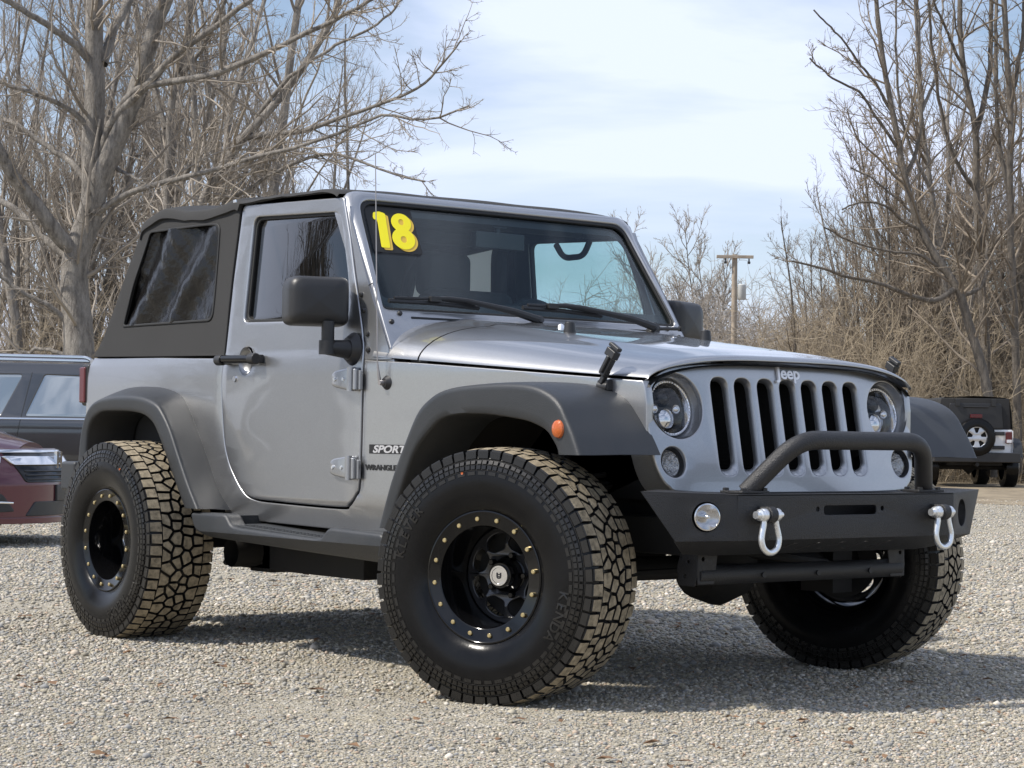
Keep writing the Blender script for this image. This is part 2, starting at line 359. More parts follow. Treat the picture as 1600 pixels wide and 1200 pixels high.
# ================================================================== THE OFF-ROAD CAR
CAR = empty('off_road_car')
tag(CAR, 'large silver two-door off-road car with black soft top and oversized muddy tyres', 'car')
AX_Z, TYRE_R, STEER, WB = .398, .4094, .3661, 2.424
def ys(x, z):
    b = .77 if x <= -.9 else .77-.1128*(x+.9)
    if z < .60: b -= (.60-z)*.25
    if z > 1.06: b -= min((z-1.06)/.1, 1)**2*.012
    if z > 1.16: b -= (z-1.16)*.095
    return b
def side(off=0.): return lambda u, v, w: (u, -(ys(u, v)+off+w), v)
DOOR_LOW = [(-1.907, 1.14), (-1.913, 1.04), (-1.90, .91), (-1.882, .81), (-1.855, .746), (-1.814, .690), (-1.738, .622), (-1.66, .592),
            (-1.50, .584), (-1.063, .577), (-.994, .589), (-.945, .627), (-.922, .685), (-.914, 1.025), (-.913, 1.117)]
DOOR_LOW = [tuple(p) for p in crom(DOOR_LOW, 4)]
def widen(P, d):
    out = []
    for i, p in enumerate(P):
        a = np.array(P[max(i-1, 0)]); b = np.array(P[min(i+1, len(P)-1)]); t = b-a; t /= np.linalg.norm(t)
        out.append((p[0]+t[1]*d, p[1]-t[0]*d))
    return out
gap = widen(DOOR_LOW, -.008)
if gap[0][0] > DOOR_LOW[0][0]: gap = widen(DOOR_LOW, .008)
TUB = [(-.903, 1.112), (-.615, 1.096), (-.1, 1.060), (.436, 1.022), (.447, 1.0), (.455, .95), (.455, .86), (.448, .80), (.392, .80), (.362, .835), (.32, .868), (.21, .893),
       (.05, .908), (-.12, .908), (-.22, .895), (-.28, .87), (-.374, .784), (-.42, .697), (-.505, .53), (-.52, .49), (-.85, .488), (-1.90, .505),
       (-1.93, .54), (-2.05, .70), (-2.12, .79), (-2.18, .865), (-2.25, .908), (-2.40, .925), (-2.63, .925), (-2.73, .905), (-2.79, .825), (-2.81, .70),
       (-2.83, .62), (-3.10, .62), (-3.112, .9), (-3.098, 1.13), (-3.06, 1.168), (-2.5, 1.158)]
def open_arch(P):
    out = []
    for x, z in P:
        for xc in (0, -WB):
            if math.hypot(x-xc, z-.40) < .60 and z > .52: x, z = xc+(x-xc)*1.05, .40+(z-.40)*1.05; break
        out.append((x, z))
    return out
TUB = open_arch(TUB)
bm = plate(TUB+gap, thick=.03, bev=.004, fmap=side(), cut_u=.11, cut_v=.045)
b2 = plate(TUB+gap, thick=.03, bev=.004, fmap=lambda u, v, w: (u, ys(u, v)+w, v), cut_u=.11, cut_v=.045)
join(bm, b2)
box(bm, (-3.10, 0, .89), (.03, 1.50, .55)); box(bm, (-1.95, 0, .55), (2.25, 1.42, .03)); box(bm, (-.79, 0, .80), (.03, 1.42, .58))
fin('body', bm, M['silver'], CAR, smooth=30)
# inner wheel wells and engine bay
def arch_liner(name, P, y0, y1):
    bm = bmesh.new(); n = len(P)
    grid(bm, [[(x, y0, z) for x, z in P], [(x, y1, z) for x, z in P]])
    f = [bm.verts.new((x, y1, z)) for x, z in P]; bm.faces.new(f)
    return fin(name, bm, M['under'], CAR)
FA = [(.44, .79), (.385, .84), (.33, .872), (.21, .897), (.05, .912), (-.12, .912), (-.22, .899), (-.28, .874), (-.378, .786), (-.424, .699), (-.509, .53), (-.52, .46)]
RA = [(-1.91, .50), (-2.05, .70), (-2.12, .79), (-2.18, .865), (-2.25, .908), (-2.40, .925), (-2.63, .925), (-2.73, .905), (-2.79, .825), (-2.81, .70), (-2.84, .55)]
for P, y1 in ((FA, -.40), (RA, -.50)):
    o = arch_liner('wheel_well', open_arch(P), -.745, y1); mirror_y(o, CAR)
bm = bmesh.new(); box(bm, (-.08, 0, .82), (.86, .80, .36)); box(bm, (.36, 0, .90), (.05, 1.02, .34)); fin('engine_bay', bm, M['under'], CAR)
# ---------------------------------------------------------------- doors
def door_glass_pts(): return rpoly([(-1.789, 1.700), (-1.161, 1.672), (-1.108, 1.526), (-1.061, 1.404), (-1.040, 1.262), (-1.791, 1.281)], [.04, .05, .3, .3, .035, .03])
DOOR = DOOR_LOW+[(-.916, 1.14), (-.943, 1.225), (-1.035, 1.45), (-1.081, 1.572), (-1.138, 1.701)]
DOOR_UP = rpoly([(-1.138, 1.726), (-1.884, 1.757)], 0)
win = door_glass_pts()
def make_door():
    o = fin('door', plate(rpoly(DOOR+[(-1.149, 1.726), (-1.884, 1.757), (-1.902, 1.449)], [0]*len(DOOR)+[.03, .03, 0]), [win, circ(-1.735, 1.126, .050, .054, 30)], thick=.035, bev=.0055, fmap=side(.004), cut_u=.11, cut_v=.045, res=3), M['silver'], CAR, smooth=30)
    ins = [((x-(-1.42))*.965-1.42, (z-1.48)*.945+1.48) for x, z in win]
    oute = [((x-(-1.42))*1.004-1.42, (z-1.48)*1.006+1.48) for x, z in win]
    fin('window_seal', plate(oute, [ins], thick=.02, bev=.002, fmap=side(-.008)), M['seal'], o)
    fin('window', plate([((x+1.42)*.985-1.42, (z-1.48)*.975+1.48) for x, z in win], thick=.005, bev=.001, fmap=side(-.016)), M['door_glass'], o)
    # handle: grip bar with round ends over a dished bowl
    bm = bmesh.new(); bowl = Matrix.Translation((-1.735, -.770, 1.126)) @ Matrix.Diagonal((1, 1, 1.08, 1))
    lathe(bm, [(-.002, .0505), (.006, .048), (.018, .038), (.026, .02), (.028, 0)], 28, bowl)
    h = fin('handle_bowl', bm, M['silver'], o)
    bm = bmesh.new(); tube(bm, [(-1.865, -.807, 1.134), (-1.62, -.807, 1.129)], .0165, 14)
    fin('handle', bm, M['gloss_black'], o)
    for x, r in ((-1.868, .0215), (-1.615, .022)):
        bm = bmesh.new(); tube(bm, [(x-.022, -.807, 1.131), (x+.022, -.807, 1.131)], r, 16); box(bm, (x, -.785, 1.131), (.034, .03, .034))
        fin('handle_mount', bm, M['black_plastic'], o, bevel=.003)
    bm = bmesh.new(); lathe(bm, [(-.004, 0), (-.004, .011), (.002, .013)], 20, Matrix.Translation((-1.806, -.776, 1.057)))
    fin('key_lock', bm, M['chrome'], o)
    for zc, xo in ((1.043, 0), (.722, -.004)):
        pl = rpoly([(-1.085+xo, zc+.022), (-1.06+xo, zc+.032), (-.96+xo, zc+.043), (-.945+xo, zc+.043), (-.945+xo, zc-.043), (-.96+xo, zc-.043), (-1.06+xo, zc-.03), (-1.085+xo, zc-.022)], .008, 3)
        bm = plate(pl, thick=.02, bev=.006, fmap=side(.022))
        tube(bm, [(-.945+xo, -.802, zc-.044), (-.945+xo, -.802, zc+.044)], .013, 12)
        hg = fin('hinge', bm, M['silver'], o)
        bm = bmesh.new(); box(bm, (-.912+xo, -.784, zc-.005), (.026, .014, .07)); tube(bm, [(-.922+xo, -.796, zc-.04), (-.922+xo, -.796, zc+.036)], .010, 10); fin('hinge_knuckle', bm, M['silver'], hg, bevel=.003)
        for dx in (-1.063, -1.005):
            bm = bmesh.new(); lathe(bm, [(-.003, 0), (-.003, .006), (.002, .008)], 12, Matrix.Translation((dx+xo, -.793, zc))); fin('screw', bm, M['zinc'], hg)
    return o
dr = make_door(); mirror_y(dr, CAR)
[c for c in dr.children if c.name.startswith('window') and 'seal' not in c.name][0].data.materials[0] = M['side_glass']
# ---------------------------------------------------------------- hood and cowl
def hood_sec(x, y):
    w = .77-.1128*(x+.9)-.001
    zs = 1.106+(x+.615)*-.0708
    zt = 1.122+(.40-x)*.122
    if x > .36: zt -= min(1, (x-.36)/.09)**2*.003
    n = 3.5+max(0, (.2-x))*1.2; m = 1.55
    t = max(0., 1-min(1, abs(y)/w)**n)
    z = zs+(zt-zs)*t**(1/m)
    s = min(1, max(0, (.43-abs(y))/.05)); s = s*s*(3-2*s)
    return z+.007*s*min(1, max(0, (.40-x)/.12))
def hood_mesh(x0, x1, nx, nose=False):
    bm = bmesh.new(); rows = []
    qs = np.concatenate([[-1, -.9985, -.994, -.985, -.97], np.linspace(-.95, .95, 47), [.97, .985, .994, .9985, 1]])
    for i in range(nx+1):
        x = x0+(x1-x0)*i/nx; w = .77-.1128*(x+.9)-.001
        row = []
        for q in qs:
            y = q*w; dx = 0
            if nose: dx = .022*(1-abs(q)**2.5)*min(1, max(0, (x-.1)/.35))
            row.append((x+dx, y, hood_sec(x, y)))
        rows.append(row)
    if nose:   # rolled front lip
        for d, dz in ((.006, .004), (.010, .010), (.009, .015), (-.004, .018)):
            rows.append([(p[0]+d, p[1]*(1-.15*dz), p[2]-dz*(1-.55*abs(q)**6)) for p, q in zip(rows[nx], qs)])
    grid(bm, rows); return bm
o = fin('hood', hood_mesh(-.612, .447, 40, True), M['silver'], CAR, smooth=60); HOOD = o
fin('cowl', hood_mesh(-.86, -.620, 8), M['silver'], CAR, smooth=60)
bm = hood_mesh(-.66, -.57, 3)
for v in bm.verts: v.co.z -= .006; v.co.y *= .994
fin('hood_seam', bm, M['seal'], CAR, smooth=60)
bm = (vmap(hood_mesh(.40, .46, 3), lambda x, y, z: (x-.004+.02*(1-(abs(y)/.63)**2.5), y*.985, z-.03)))
fin('hood_seam', bm, M['seal'], CAR, smooth=60)
for x, y in ((-.30, -.31), (-.33, .37)):
    bm = bmesh.new(); z = hood_sec(x, y); lathe(bm, [(z-.01, .024), (z+.004, .022), (z+.034, .018), (z+.037, .012), (z+.037, 0)], 20, Matrix.Translation((x, y, 0)) @ Matrix(((1, 0, 0, 0), (0, 0, 1, 0), (0, 1, 0, 0), (0, 0, 0, 1))))
    fin('hood_bumper', bm, M['black_plastic'], HOOD, bevel=.002)
bm = bmesh.new(); lathe(bm, [(0, .014), (.010, .012), (.016, .006), (.018, 0)], 14, Matrix.Translation((-.52, -.17, 1.238)) @ Matrix.Rotation(rad(90), 4, 'X')); fin('washer_nozzle', bm, M['zinc'], HOOD)
# hood latch: tilted strap with a T handle, foot on the fender
def latch():
    bm = bmesh.new(); ax = Matrix.Rotation(rad(30), 4, 'Y') @ Matrix.Rotation(rad(-8), 4, 'X')
    for c, s in (((.315, -.660, 1.072), (.030, .022, .075)), ((.332, -.656, 1.108), (.045, .028, .028)), ((.293, -.655, 1.035), (.018, .018, .05)), ((.316, -.672, 1.075), (.014, .014, .06))): box(bm, c, s, ax)
    tube(bm, [(.262, -.652, 1.006), (.306, -.647, 1.003)], .016, 12); box(bm, (.284, -.642, 1.008), (.05, .03, .035)); box(bm, (.345, -.655, 1.128), (.05, .02, .014), ax)
    return fin('hood_latch', bm, M['black_plastic'], HOOD, bevel=.004)
lt = latch(); mirror_y(lt, HOOD)
# ---------------------------------------------------------------- grille
def GX(z): return .446+(1.021-z)*.19
def gmap(u, v, w): return (GX(v)+w-.030*(abs(u)/.62)**2.6+.012, u, v+w*.19)
half = [(0, 1.092), (.19, 1.090), (.371, 1.084), (.48, 1.073), (.540, 1.053), (.580, 1.022), (.605, .975), (.612, .92), (.611, .86), (.602, .78), (.585, .725), (.555, .690), (.48, .672), (0, .668)]
GO = half+[(-a, b) for a, b in half[-2:0:-1]]
GO = [tuple(p) for p in crom(GO+[GO[0]], 3)[:-1]]
def slot(y, inset=0.): return rpoly([(y-.0375+inset, 1.040-inset), (y+.0375-inset, 1.040-inset), (y+.0375-inset, .725+inset), (y-.0375+inset, .725+inset)], .0365-inset, 7)
SL = [slot(-.306+.102*i) for i in range(7)]
holes = SL+[circ(s*.490, .945, .103, n=56) for s in (-1, 1)]+[circ(s*.528, .767, .0475, n=36) for s in (-1, 1)]
g = fin('grille', plate(GO, holes, thick=.022, bev=.005, fmap=gmap, cut_u=.06, res=4), M['silver'], CAR, smooth=40)
for i in range(7):                                  # flared surround inside each slot
    rows = []
    for d, w in ((.0, -.002), (.003, -.007), (.006, -.015), (.0075, -.024)):
        yy = -.306+.102*i; ring = rpoly([(yy-.0375+d*.8, 1.040-d), (yy+.0375-d*.8, 1.040-d), (yy+.0375-d*.8, .725+d*3.2), (yy-.0375+d*.8, .725+d*3.2)], .0365-d*.8, 7)
        rows.append([gmap(u, v, w) for u, v in ring]+[gmap(*ring[0], w)])
    bm = bmesh.new(); grid(bm, rows); fin('slot_surround', bm, M['silver'], g, smooth=60)
bm = bmesh.new(); box(bm, (.38, 0, .88), (.012, .70, .36))
for i in range(30): box(bm, (.388, 0, .715+i*.0115), (.006, .70, .0045))
fin('radiator', bm, M['matte_black'], CAR)
bm = bmesh.new(); grid(bm, [[gmap(u, v, w) for u, v in GO+[GO[0]]] for w in (-.012, -.05, -.10)]); fin('grille_return', bm, M['silver'], CAR, smooth=60)
tx = text_bm('Jeep', .056, .004, .0015, space=.98)
fin('badge', vmap(tx, lambda x, y, z: gmap(x*1.12+0.004, y+1.043, .005+z)), M['white_mark'], g)
def headlight(s):
    y0, z0 = s*.490, .945; nrm = Vector((1, 0, .19)).normalized()
    mt = Matrix.Translation(gmap(y0, z0, 0)) @ nrm.to_track_quat('Y', 'Z').to_matrix().to_4x4()
    bm = bmesh.new(); lathe(bm, [(-.004, .1045), (-.012, .103), (-.046, .094), (-.052, .090)], 56, mt); hl = fin('headlight', bm, M['silver'], CAR)
    bm = bmesh.new(); lathe(bm, [(-.05, .0905), (-.036, .0895), (-.034, .086), (-.036, .082), (-.052, .078)], 56, mt); fin('chrome_ring', bm, M['chrome'], hl)
    bm = bmesh.new(); lathe(bm, [(-.10, 0), (-.098, .05), (-.085, .072), (-.05, .079)], 40, mt); fin('housing', bm, M['lamp_inner'], hl)
    bm = bmesh.new()
    for i in range(48):
        a = i*2*math.pi/48; box(bm, mt @ Vector((.0845*math.cos(a), -.0345, .0845*math.sin(a))), (.004, .003, .004))
    fin('ring_beads', bm, M['white_mark'], hl)
    for a, b, r, m in ((0, -.030, .034, 'chrome'), (0, .038, .028, 'gloss_black'), (-.047, .002, .017, 'chrome'), (.047, .002, .017, 'chrome')):
        bm = bmesh.new(); lathe(bm, [(-.09, r), (-.062, r), (-.056, r*.93), (-.05, r*.6), (-.046, 0)], 26, mt @ Matrix.Translation((a, 0, b))); fin('projector', bm, M[m], hl)
    bm = bmesh.new(); box(bm, mt @ Vector((0, -.068, .002)), (.004, .15, .012)); fin('cross_bar', bm, M['black_plastic'], hl)
    bm = bmesh.new(); lathe(bm, [(-.036, .083), (-.028, .06), (-.024, .03), (-.023, 0)], 40, mt); fin('lens', bm, M['lens'], hl)
def signal(s):
    nrm = Vector((1, 0, .19)).normalized(); mt = Matrix.Translation(gmap(s*.528, .767, 0)) @ nrm.to_track_quat('Y', 'Z').to_matrix().to_4x4()
    bm = bmesh.new(); lathe(bm, [(-.004, .0485), (-.02, .044), (-.03, .042)], 36, mt); sg = fin('turn_signal', bm, M['black_plastic'], CAR)
    bm = bmesh.new(); lathe(bm, [(-.05, 0), (-.046, .02), (-.025, .0435)], 30, mt); fin('reflector', bm, M['facet'], sg)
    bm = bmesh.new(); lathe(bm, [(-.018, .0435), (-.008, .034), (-.004, .018), (-.003, 0)], 30, mt); fin('lens', bm, M['lens'], sg)
M['facet'] = mat('faceted_reflector', (.55, .55, .55), .18, .9, bump=1.0, bscale=90)
for s in (-1, 1): headlight(s); signal(s)
# ---------------------------------------------------------------- fender flares
def flare(stations, nose):
    bm = bmesh.new(); st = crom(stations, 4); rows = []
    for s in st:
        ex, ez, cx, cz, lx, lz = s
        cy = -(ys(cx, min(cz, 1.05))-.004) if nose else -.766
        E = np.array([ex, -.93, ez]); C = np.array([cx, cy, cz]); Lp = np.array([lx, -.922, lz]); I = np.array([lx, -.70, lz])
        dC = C-E; dC /= np.linalg.norm(dC); dL = Lp-E; wl = np.linalg.norm(dL); dL /= wl
        r = min(.022, wl*.3); pa, pb = E+dC*r, E+dL*r
        row = [C-np.array([0, -.01, 0]), C, C*.55+E*.45+np.array([0, 0, .002]), C*.2+E*.8]
        row += [pa*(1-t)**2+E*2*t*(1-t)+pb*t*t for t in (0, .25, .5, .75, 1)]
        row += [E*.3+Lp*.7, Lp-dL*.006, Lp-dL*.001+np.array([0, .004, 0]), Lp+np.array([0, .012, 0]), I]
        rows.append(row)
    grid(bm, rows)
    bm.verts.ensure_lookup_table(); n = len(rows[0])
    for k in (0, len(rows)-1):
        bm.faces.new([bm.verts[k*n+j] for j in range(n)])
    return fin('fender_flare', bm, M['flare'], CAR, smooth=45)
FF = [(-.568, .523, -.66, .52, -.511, .53), (-.50, .68, -.60, .70, -.44, .67), (-.43, .80, -.53, .83, -.374, .784), (-.36, .908, -.46, .93, -.30, .85),
      (-.293, .957, -.38, 1.0, -.223, .897), (-.205, .990, -.28, 1.016, -.117, .912), (-.067, 1.005, -.10, 1.024, 0, .912), (.109, 1.010, .1, 1.020, .10, .905),
      (.25, 1.003, .24, 1.009, .215, .893), (.34, .980, .30, .993, .275, .880), (.399, .945, .365, .966, .33, .860), (.438, .893, .416, .913, .365, .828), (.471, .843, .466, .847, .383, .806), (.50, .787, .501, .789, .390, .787)]
RF = [(-2.863, .70, -2.93, .70, -2.80, .70), (-2.84, .826, -2.91, .86, -2.788, .827), (-2.79, .92, -2.87, .97, -2.75, .89), (-2.72, .965, -2.80, 1.018, -2.68, .922),
      (-2.594, .985, -2.65, 1.036, -2.6, .93), (-2.42, .990, -2.46, 1.034, -2.42, .928), (-2.293, .983, -2.34, 1.02, -2.31, .918), (-2.205, .966, -2.255, .998, -2.245, .900),
      (-2.140, .940, -2.195, .956, -2.19, .868), (-2.057, .864, -2.10, .842, -2.13, .80), (-1.98, .756, -2.03, .75, -2.065, .715), (-1.894, .639, -1.95, .64, -1.99, .62), (-1.814, .546, -1.858, .538, -1.93, .545)]
ff = flare(FF, True)
bm = bmesh.new(); lathe(bm, [(-.011, 0), (-.010, .016), (-.004, .026), (.004, .029)], 28, Matrix.Translation((0.398, -.929, 0.866))); fin('marker_lamp', bm, M['amber'], ff)
mirror_y(ff, CAR)
rf = flare(RF, False); mirror_y(rf, CAR)
# ---------------------------------------------------------------- windshield
def wmap(off=0.):
    def f(u, v, w):
        w = w+off; return (-.723-.5324*v+w*.8465-.02*(abs(u)/.72)**3, u, 1.10+.8465*v+w*.5324)
    return f
def zv(z): return (z-1.10)/.8465
FR_O = rpoly([(-.748, -.02), (.748, -.02), (.706, .792), (-.706, .792)], [.01, .01, .075, .075], 8)
PIL = [(-.903, 1.116), (-.930, 1.225), (-1.022, 1.45), (-1.068, 1.572), (-1.112, 1.69)]+[(-.031-.629*z-.034, z) for z in (1.68, 1.6, 1.45, 1.3, 1.2, 1.116)]
for s in (1, -1): fin('pillar', plate(PIL, thick=.03, bev=.004, fmap=lambda u, v, w: (u, -s*(ys(u, v)+w), v), cut_v=.045), M['silver'], CAR, smooth=40)
GL_O = rpoly([(-.716, .235), (.716, .235), (.652, .737), (-.652, .737)], [.03, .03, .06, .06], 8)
def densify(P, k=6):
    out = []
    for p, q in zip(P, P[1:]+P[:1]):
        d = math.hypot(q[0]-p[0], q[1]-p[1]); m = k*2 if d > .3 else 1
        out += [(p[0]+(q[0]-p[0])*i/m, p[1]+(q[1]-p[1])*i/m) for i in range(m)]
    return out
bm = bmesh.new(); rows = []; FW = wmap(); RC = .042
for o_, g_ in zip(densify(FR_O), densify(GL_O)):
    a_ = np.array(o_); b_ = np.array(g_); L_ = np.linalg.norm(b_-a_); t_ = (b_-a_)/L_; row = [FW(*a_, -.090), FW(*a_, -RC-.004)]
    for q in np.linspace(0, 90, 8): row.append(FW(*(a_+t_*RC*(1-math.cos(rad(q)))), -RC*(1-math.sin(rad(q)))))
    for dd, w_ in ((.030, 0), (.010, 0), (.004, -.002), (.001, -.006), (0, -.024)):
        row.append(FW(*(a_+t_*max(RC+.0005, L_-dd)), w_))
    rows.append(row)
grid(bm, rows, True); wf = fin('windshield_frame', bm, M['silver'], CAR, smooth=45)
gi = lambda a, b, c: rpoly([(-.716+a, .239+b), (.716-a, .239+b), (.648-a, .733-c), (-.648+a, .733-c)], [.03, .03, .06, .06], 8)
ws = fin('windshield', plate(gi(0, 0, 0), thick=.006, bev=.001, fmap=wmap(-.018), cut_u=.12), M['ws_glass'], CAR)
fin('black_border', plate(gi(-.004, -.004, -.004), [gi(.030, .062, .045)], thick=.004, bev=.0005, fmap=wmap(-.026), cut_u=.12), M['seal'], ws)
fin('glass_seal', plate(gi(-.006, -.006, -.006), [gi(.008, .008, .008)], thick=.012, bev=.003, fmap=wmap(-.008), cut_u=.12), M['seal'], ws)
fin('cowl_vent', plate(rpoly([(-.61, .195), (.60, .195), (.60, .204), (-.61, .204)], .003), thick=.004, bev=.0005, fmap=wmap(.0015), cut_u=.12), M['seal'], wf)
fin('frame_seam', plate(rpoly([(-.742, .333), (-.722, .345), (-.722, .349), (-.742, .337)], 0), thick=.003, bev=.0003, fmap=wmap(.0012)), M['seal'], wf)
for s in (1, -1):
    for x, z in ((-.972, 1.352), (-.947, 1.293), (-.908, 1.206), (-.892, 1.147)):
        bm = bmesh.new(); lathe(bm, [(.004, .0105), (-.004, .010), (-.008, .007), (-.009, 0)], 14, Matrix.Translation((x, -s*ys(x, z), z)) @ Matrix.Scale(s, 4, (0, 1, 0))); fin('frame_bolt', bm, M['black_plastic'], wf)
    for y, z in ((-.653, 1.283), (-.70, 1.25)):
        p = Vector(wmap(0)(s*y, zv(z), 0)); nn = Vector((.8465, 0, .5324))
        bm = bmesh.new(); lathe(bm, [(-.004, .0105), (.004, .010), (.008, .007), (.009, 0)], 14, Matrix.Translation(p) @ nn.to_track_quat('Y', 'Z').to_matrix().to_4x4()); fin('frame_bolt', bm, M['black_plastic'], wf)
def wp(y, z, h=.02): return Vector(wmap(h)(y, zv(z), 0))
for (y0, z0, y1, z1, ya, za, yb, zb) in ((-.69, 1.322, -.30, 1.313, -.45, 1.328, -.055, 1.262), (-.085, 1.326, .30, 1.312, .10, 1.330, .535, 1.262)):
    bm = bmesh.new(); tube(bm, [wp(y0, z0, .012), wp((y0+y1)/2, (z0+z1)/2+.004, .012), wp(y1, z1, .012)], .009, 6); tube(bm, [wp(y0+.02, z0+.006, .022), wp((y0+y1)/2, (z0+z1)/2+.012, .026), wp(y1-.02, z1+.006, .022)], .006, 6)
    wi = fin('wiper', bm, M['black_plastic'], CAR)
    bm = bmesh.new(); tube(bm, [wp(ya-.07, za-.003, .034), wp(ya, za, .036), wp(ya+.08, za-.006, .04), wp(yb-.12, zb+.022, .05), wp(yb, zb, .04)], [.006, .009, .009, .014, .017], 8)
    box(bm, wp(ya-.05, za-.002, .03), (.02, .05, .02)); tube(bm, [wp(yb, zb, .0), wp(yb, zb, .052)], .017, 10); fin('wiper_arm', bm, M['black_plastic'], wi, bevel=.002)
bm = bmesh.new(); tube(bm, [wp(.56, 1.262, .03), wp(.62, 1.262, .035), wp(.70, 1.268, .03)], .007, 8); box(bm, wp(.555, 1.262, .03), (.02, .02, .02)); box(bm, wp(.70, 1.268, .03), (.02, .02, .02)); fin('washer_hose', bm, M['black_plastic'], CAR)
# year sticker: fat yellow digits with a darker offset shadow, on a black film
def eight(r1, r2, a, b):
    d = a+b; x = (d*d+r2*r2-r1*r1)/(2*d); h = math.sqrt(r2*r2-x*x); t2 = math.atan2(x, h); t1 = math.atan2(d-x, h)
    lo = [(r2*math.cos(t), -b+r2*math.sin(t)) for t in np.linspace(math.pi-t2, 2*math.pi+t2, 28)]
    hi = [(r1*math.cos(t), a+r1*math.sin(t)) for t in np.linspace(-t1, math.pi+t1, 28)]
    return lo+hi
C8 = (-.497, 1.617)
def stick(col, dx, dz, off, holes, sub, name):
    f0 = wmap(off); f = lambda u, v, w: f0(u+.19*(v-zv(C8[1])), v, w); cx, cv = C8[0]+dx, zv(C8[1])+dz
    bm = plate([(cx+.0+a, cv+b) for a, b in eight(.044, .050, .038, .038)], [circ(cx, cv+.041, .0120, .0145, 14), circ(cx, cv-.041, .0135, .016, 14)] if holes else [], thick=.001, bev=.0002, fmap=f)
    one = rpoly([(-.122, .052), (-.118, .078), (-.092, .084), (-.066, .076), (-.066, -.086), (-.104, -.086), (-.104, .042), (-.118, .044)], .007, 3)
    join(bm, plate([(cx+a, cv+b) for a, b in one], thick=.001, bev=.0002, fmap=f))
    return fin(name, bm, M[col], sub, smooth=0)
yr = fin('year_sticker', plate(rpoly([(-.655, zv(1.527)), (-.440, zv(1.527)), (-.425, zv(1.710)), (-.630, zv(1.710))], .012), thick=.001, bev=.0002, fmap=wmap(-.0165)), M['seal'], ws)
stick('yellow_dk', .012, -.009, -.0152, False, ws, 'digit_shadow'); stick('yellow', 0, 0, -.0139, True, ws, 'digits')
# ---------------------------------------------------------------- soft top
def smap(off=0., wr=0.):
    def f(u, v, w):
        d = 0
        if wr: d = wr*(noise.noise(Vector((u*5, v*4, 1.3)))+.5*noise.noise(Vector((u*9+v*6, v*3, 4.3))))
        return (u, -(ys(u, v)+off+w+d), v)
    return f
QO = [(-1.912, 1.151), (-2.5, 1.161), (-3.052, 1.172), (-2.975, 1.262), (-2.86, 1.47), (-2.712, 1.748), (-1.898, 1.745), (-1.91, 1.45)]
QW = rpoly([(-2.802, 1.300), (-2.036, 1.298), (-2.046, 1.69), (-2.134, 1.698), (-2.645, 1.703), (-2.75, 1.465)], [.01, .04, .04, .05, .02, .1], 5)
st = fin('soft_top', plate(QO, [QW], thick=.012, bev=.003, fmap=smap(.006, .005), cut_u=.04, cut_v=.04), M['fabric'], CAR, smooth=50)
qs_ = [((x+2.42)*.93-2.42, (z-1.5)*.90+1.5) for x, z in QW]
fin('window_binding', plate([((x+2.42)*1.012-2.42, (z-1.5)*1.02+1.5) for x, z in QW], [[((x+2.42)*.985-2.42, (z-1.5)*.97+1.5) for x, z in QW]], thick=.008, bev=.003, fmap=smap(.011, .005), cut_u=.05, cut_v=.05), M['seal'], st)
def vin(u, v, w):
    a = (u+2.8)*.75+(v-1.3)
    d = .017*math.sin(27*(u*.75-(v-1.3)*.62)+2.2*noise.noise(Vector((u*3, v*3, 0))))*min(1, abs(-1.99-u)/.25)+.003*noise.noise(Vector((u*7+v*6, v*5, 2)))+.006*noise.noise(Vector((u*16+v*14, v*6, 5)))
    return (u, -(ys(u, v)-.004+w+d), v)
M['vinyl'] = mat('clear_vinyl_dark', (.009, .0085, .0085), .24, bump=.5, bscale=34, spec=.32)
fin('quarter_window', plate(QW, thick=.004, bev=.0008, fmap=vin, cut_u=.012, cut_v=.012), M['vinyl'], st)
# far side: same panel with a hazy vinyl pane
M['hazy'] = glass_mat('hazy_vinyl', (.5, .5, .5), .6, .2, diffuse=(.55, .53, .50), dmix=.75)
s2 = fin('soft_top', plate(QO, [QW], thick=.012, bev=.003, fmap=lambda u, v, w: (u, ys(u, v)+.006+w, v), cut_u=.1, cut_v=.05), M['fabric'], CAR, smooth=50)
fin('quarter_window', plate(QW, thick=.004, bev=.0008, fmap=lambda u, v, w: (u, ys(u, v)-.004+w, v)), M['hazy'], s2)
ROOF = [(-2.722, 1.715), (-2.717, 1.735), (-2.70, 1.752), (-2.643, 1.772), (-2.522, 1.797), (-2.40, 1.782), (-2.307, 1.769), (-2.17, 1.765), (-2.044, 1.771), (-1.935, 1.787), (-1.885, 1.776), (-1.75, 1.776), (-1.602, 1.779), (-1.45, 1.774), (-1.325, 1.772), (-1.25, 1.768), (-1.20, 1.757), (-1.175, 1.745)]
bm = bmesh.new(); rows = []
for x, z in crom(ROOF, 4):
    row = []; drop = .045 if x < -1.90 else .016
    wv = .006*noise.noise(Vector((x*9, 1, 2)))
    for q in np.linspace(-1, 1, 33):
        y = q*.712; zz = z+.007+(.035 if x < -1.9 else .035*max(0, (-1.165-x)/.735))*(1-q*q)-.012*abs(q)**8+.004*noise.noise(Vector((x*6, q*3, 7)))
        row.append((x, y, zz))
    e = [(x, -.718, z-.012+wv), (x, -.722, z-drop+wv), (x, -.705, z-drop-.004)]
    rows.append([(a, b, c) for a, b, c in e[::-1]]+row+[(a, -b, c) for a, b, c in e])
grid(bm, rows); fin('roof_fabric', bm, M['fabric'], st, smooth=60)
bm = bmesh.new(); box(bm, (-1.885, -.742, 1.768), (.02, .008, .012)); fin('top_clip', bm, M['zinc'], st, bevel=.002)
bm = bmesh.new(); grid(bm, [[(x, y*k, z+.02*(1-abs(y/.72)**3)) for y in np.linspace(-.72, .72, 20)] for x, z, k in ((-2.72, 1.73, .985), (-2.86, 1.47, 1.01), (-2.975, 1.262, 1.03), (-3.06, 1.165, 1.035))])
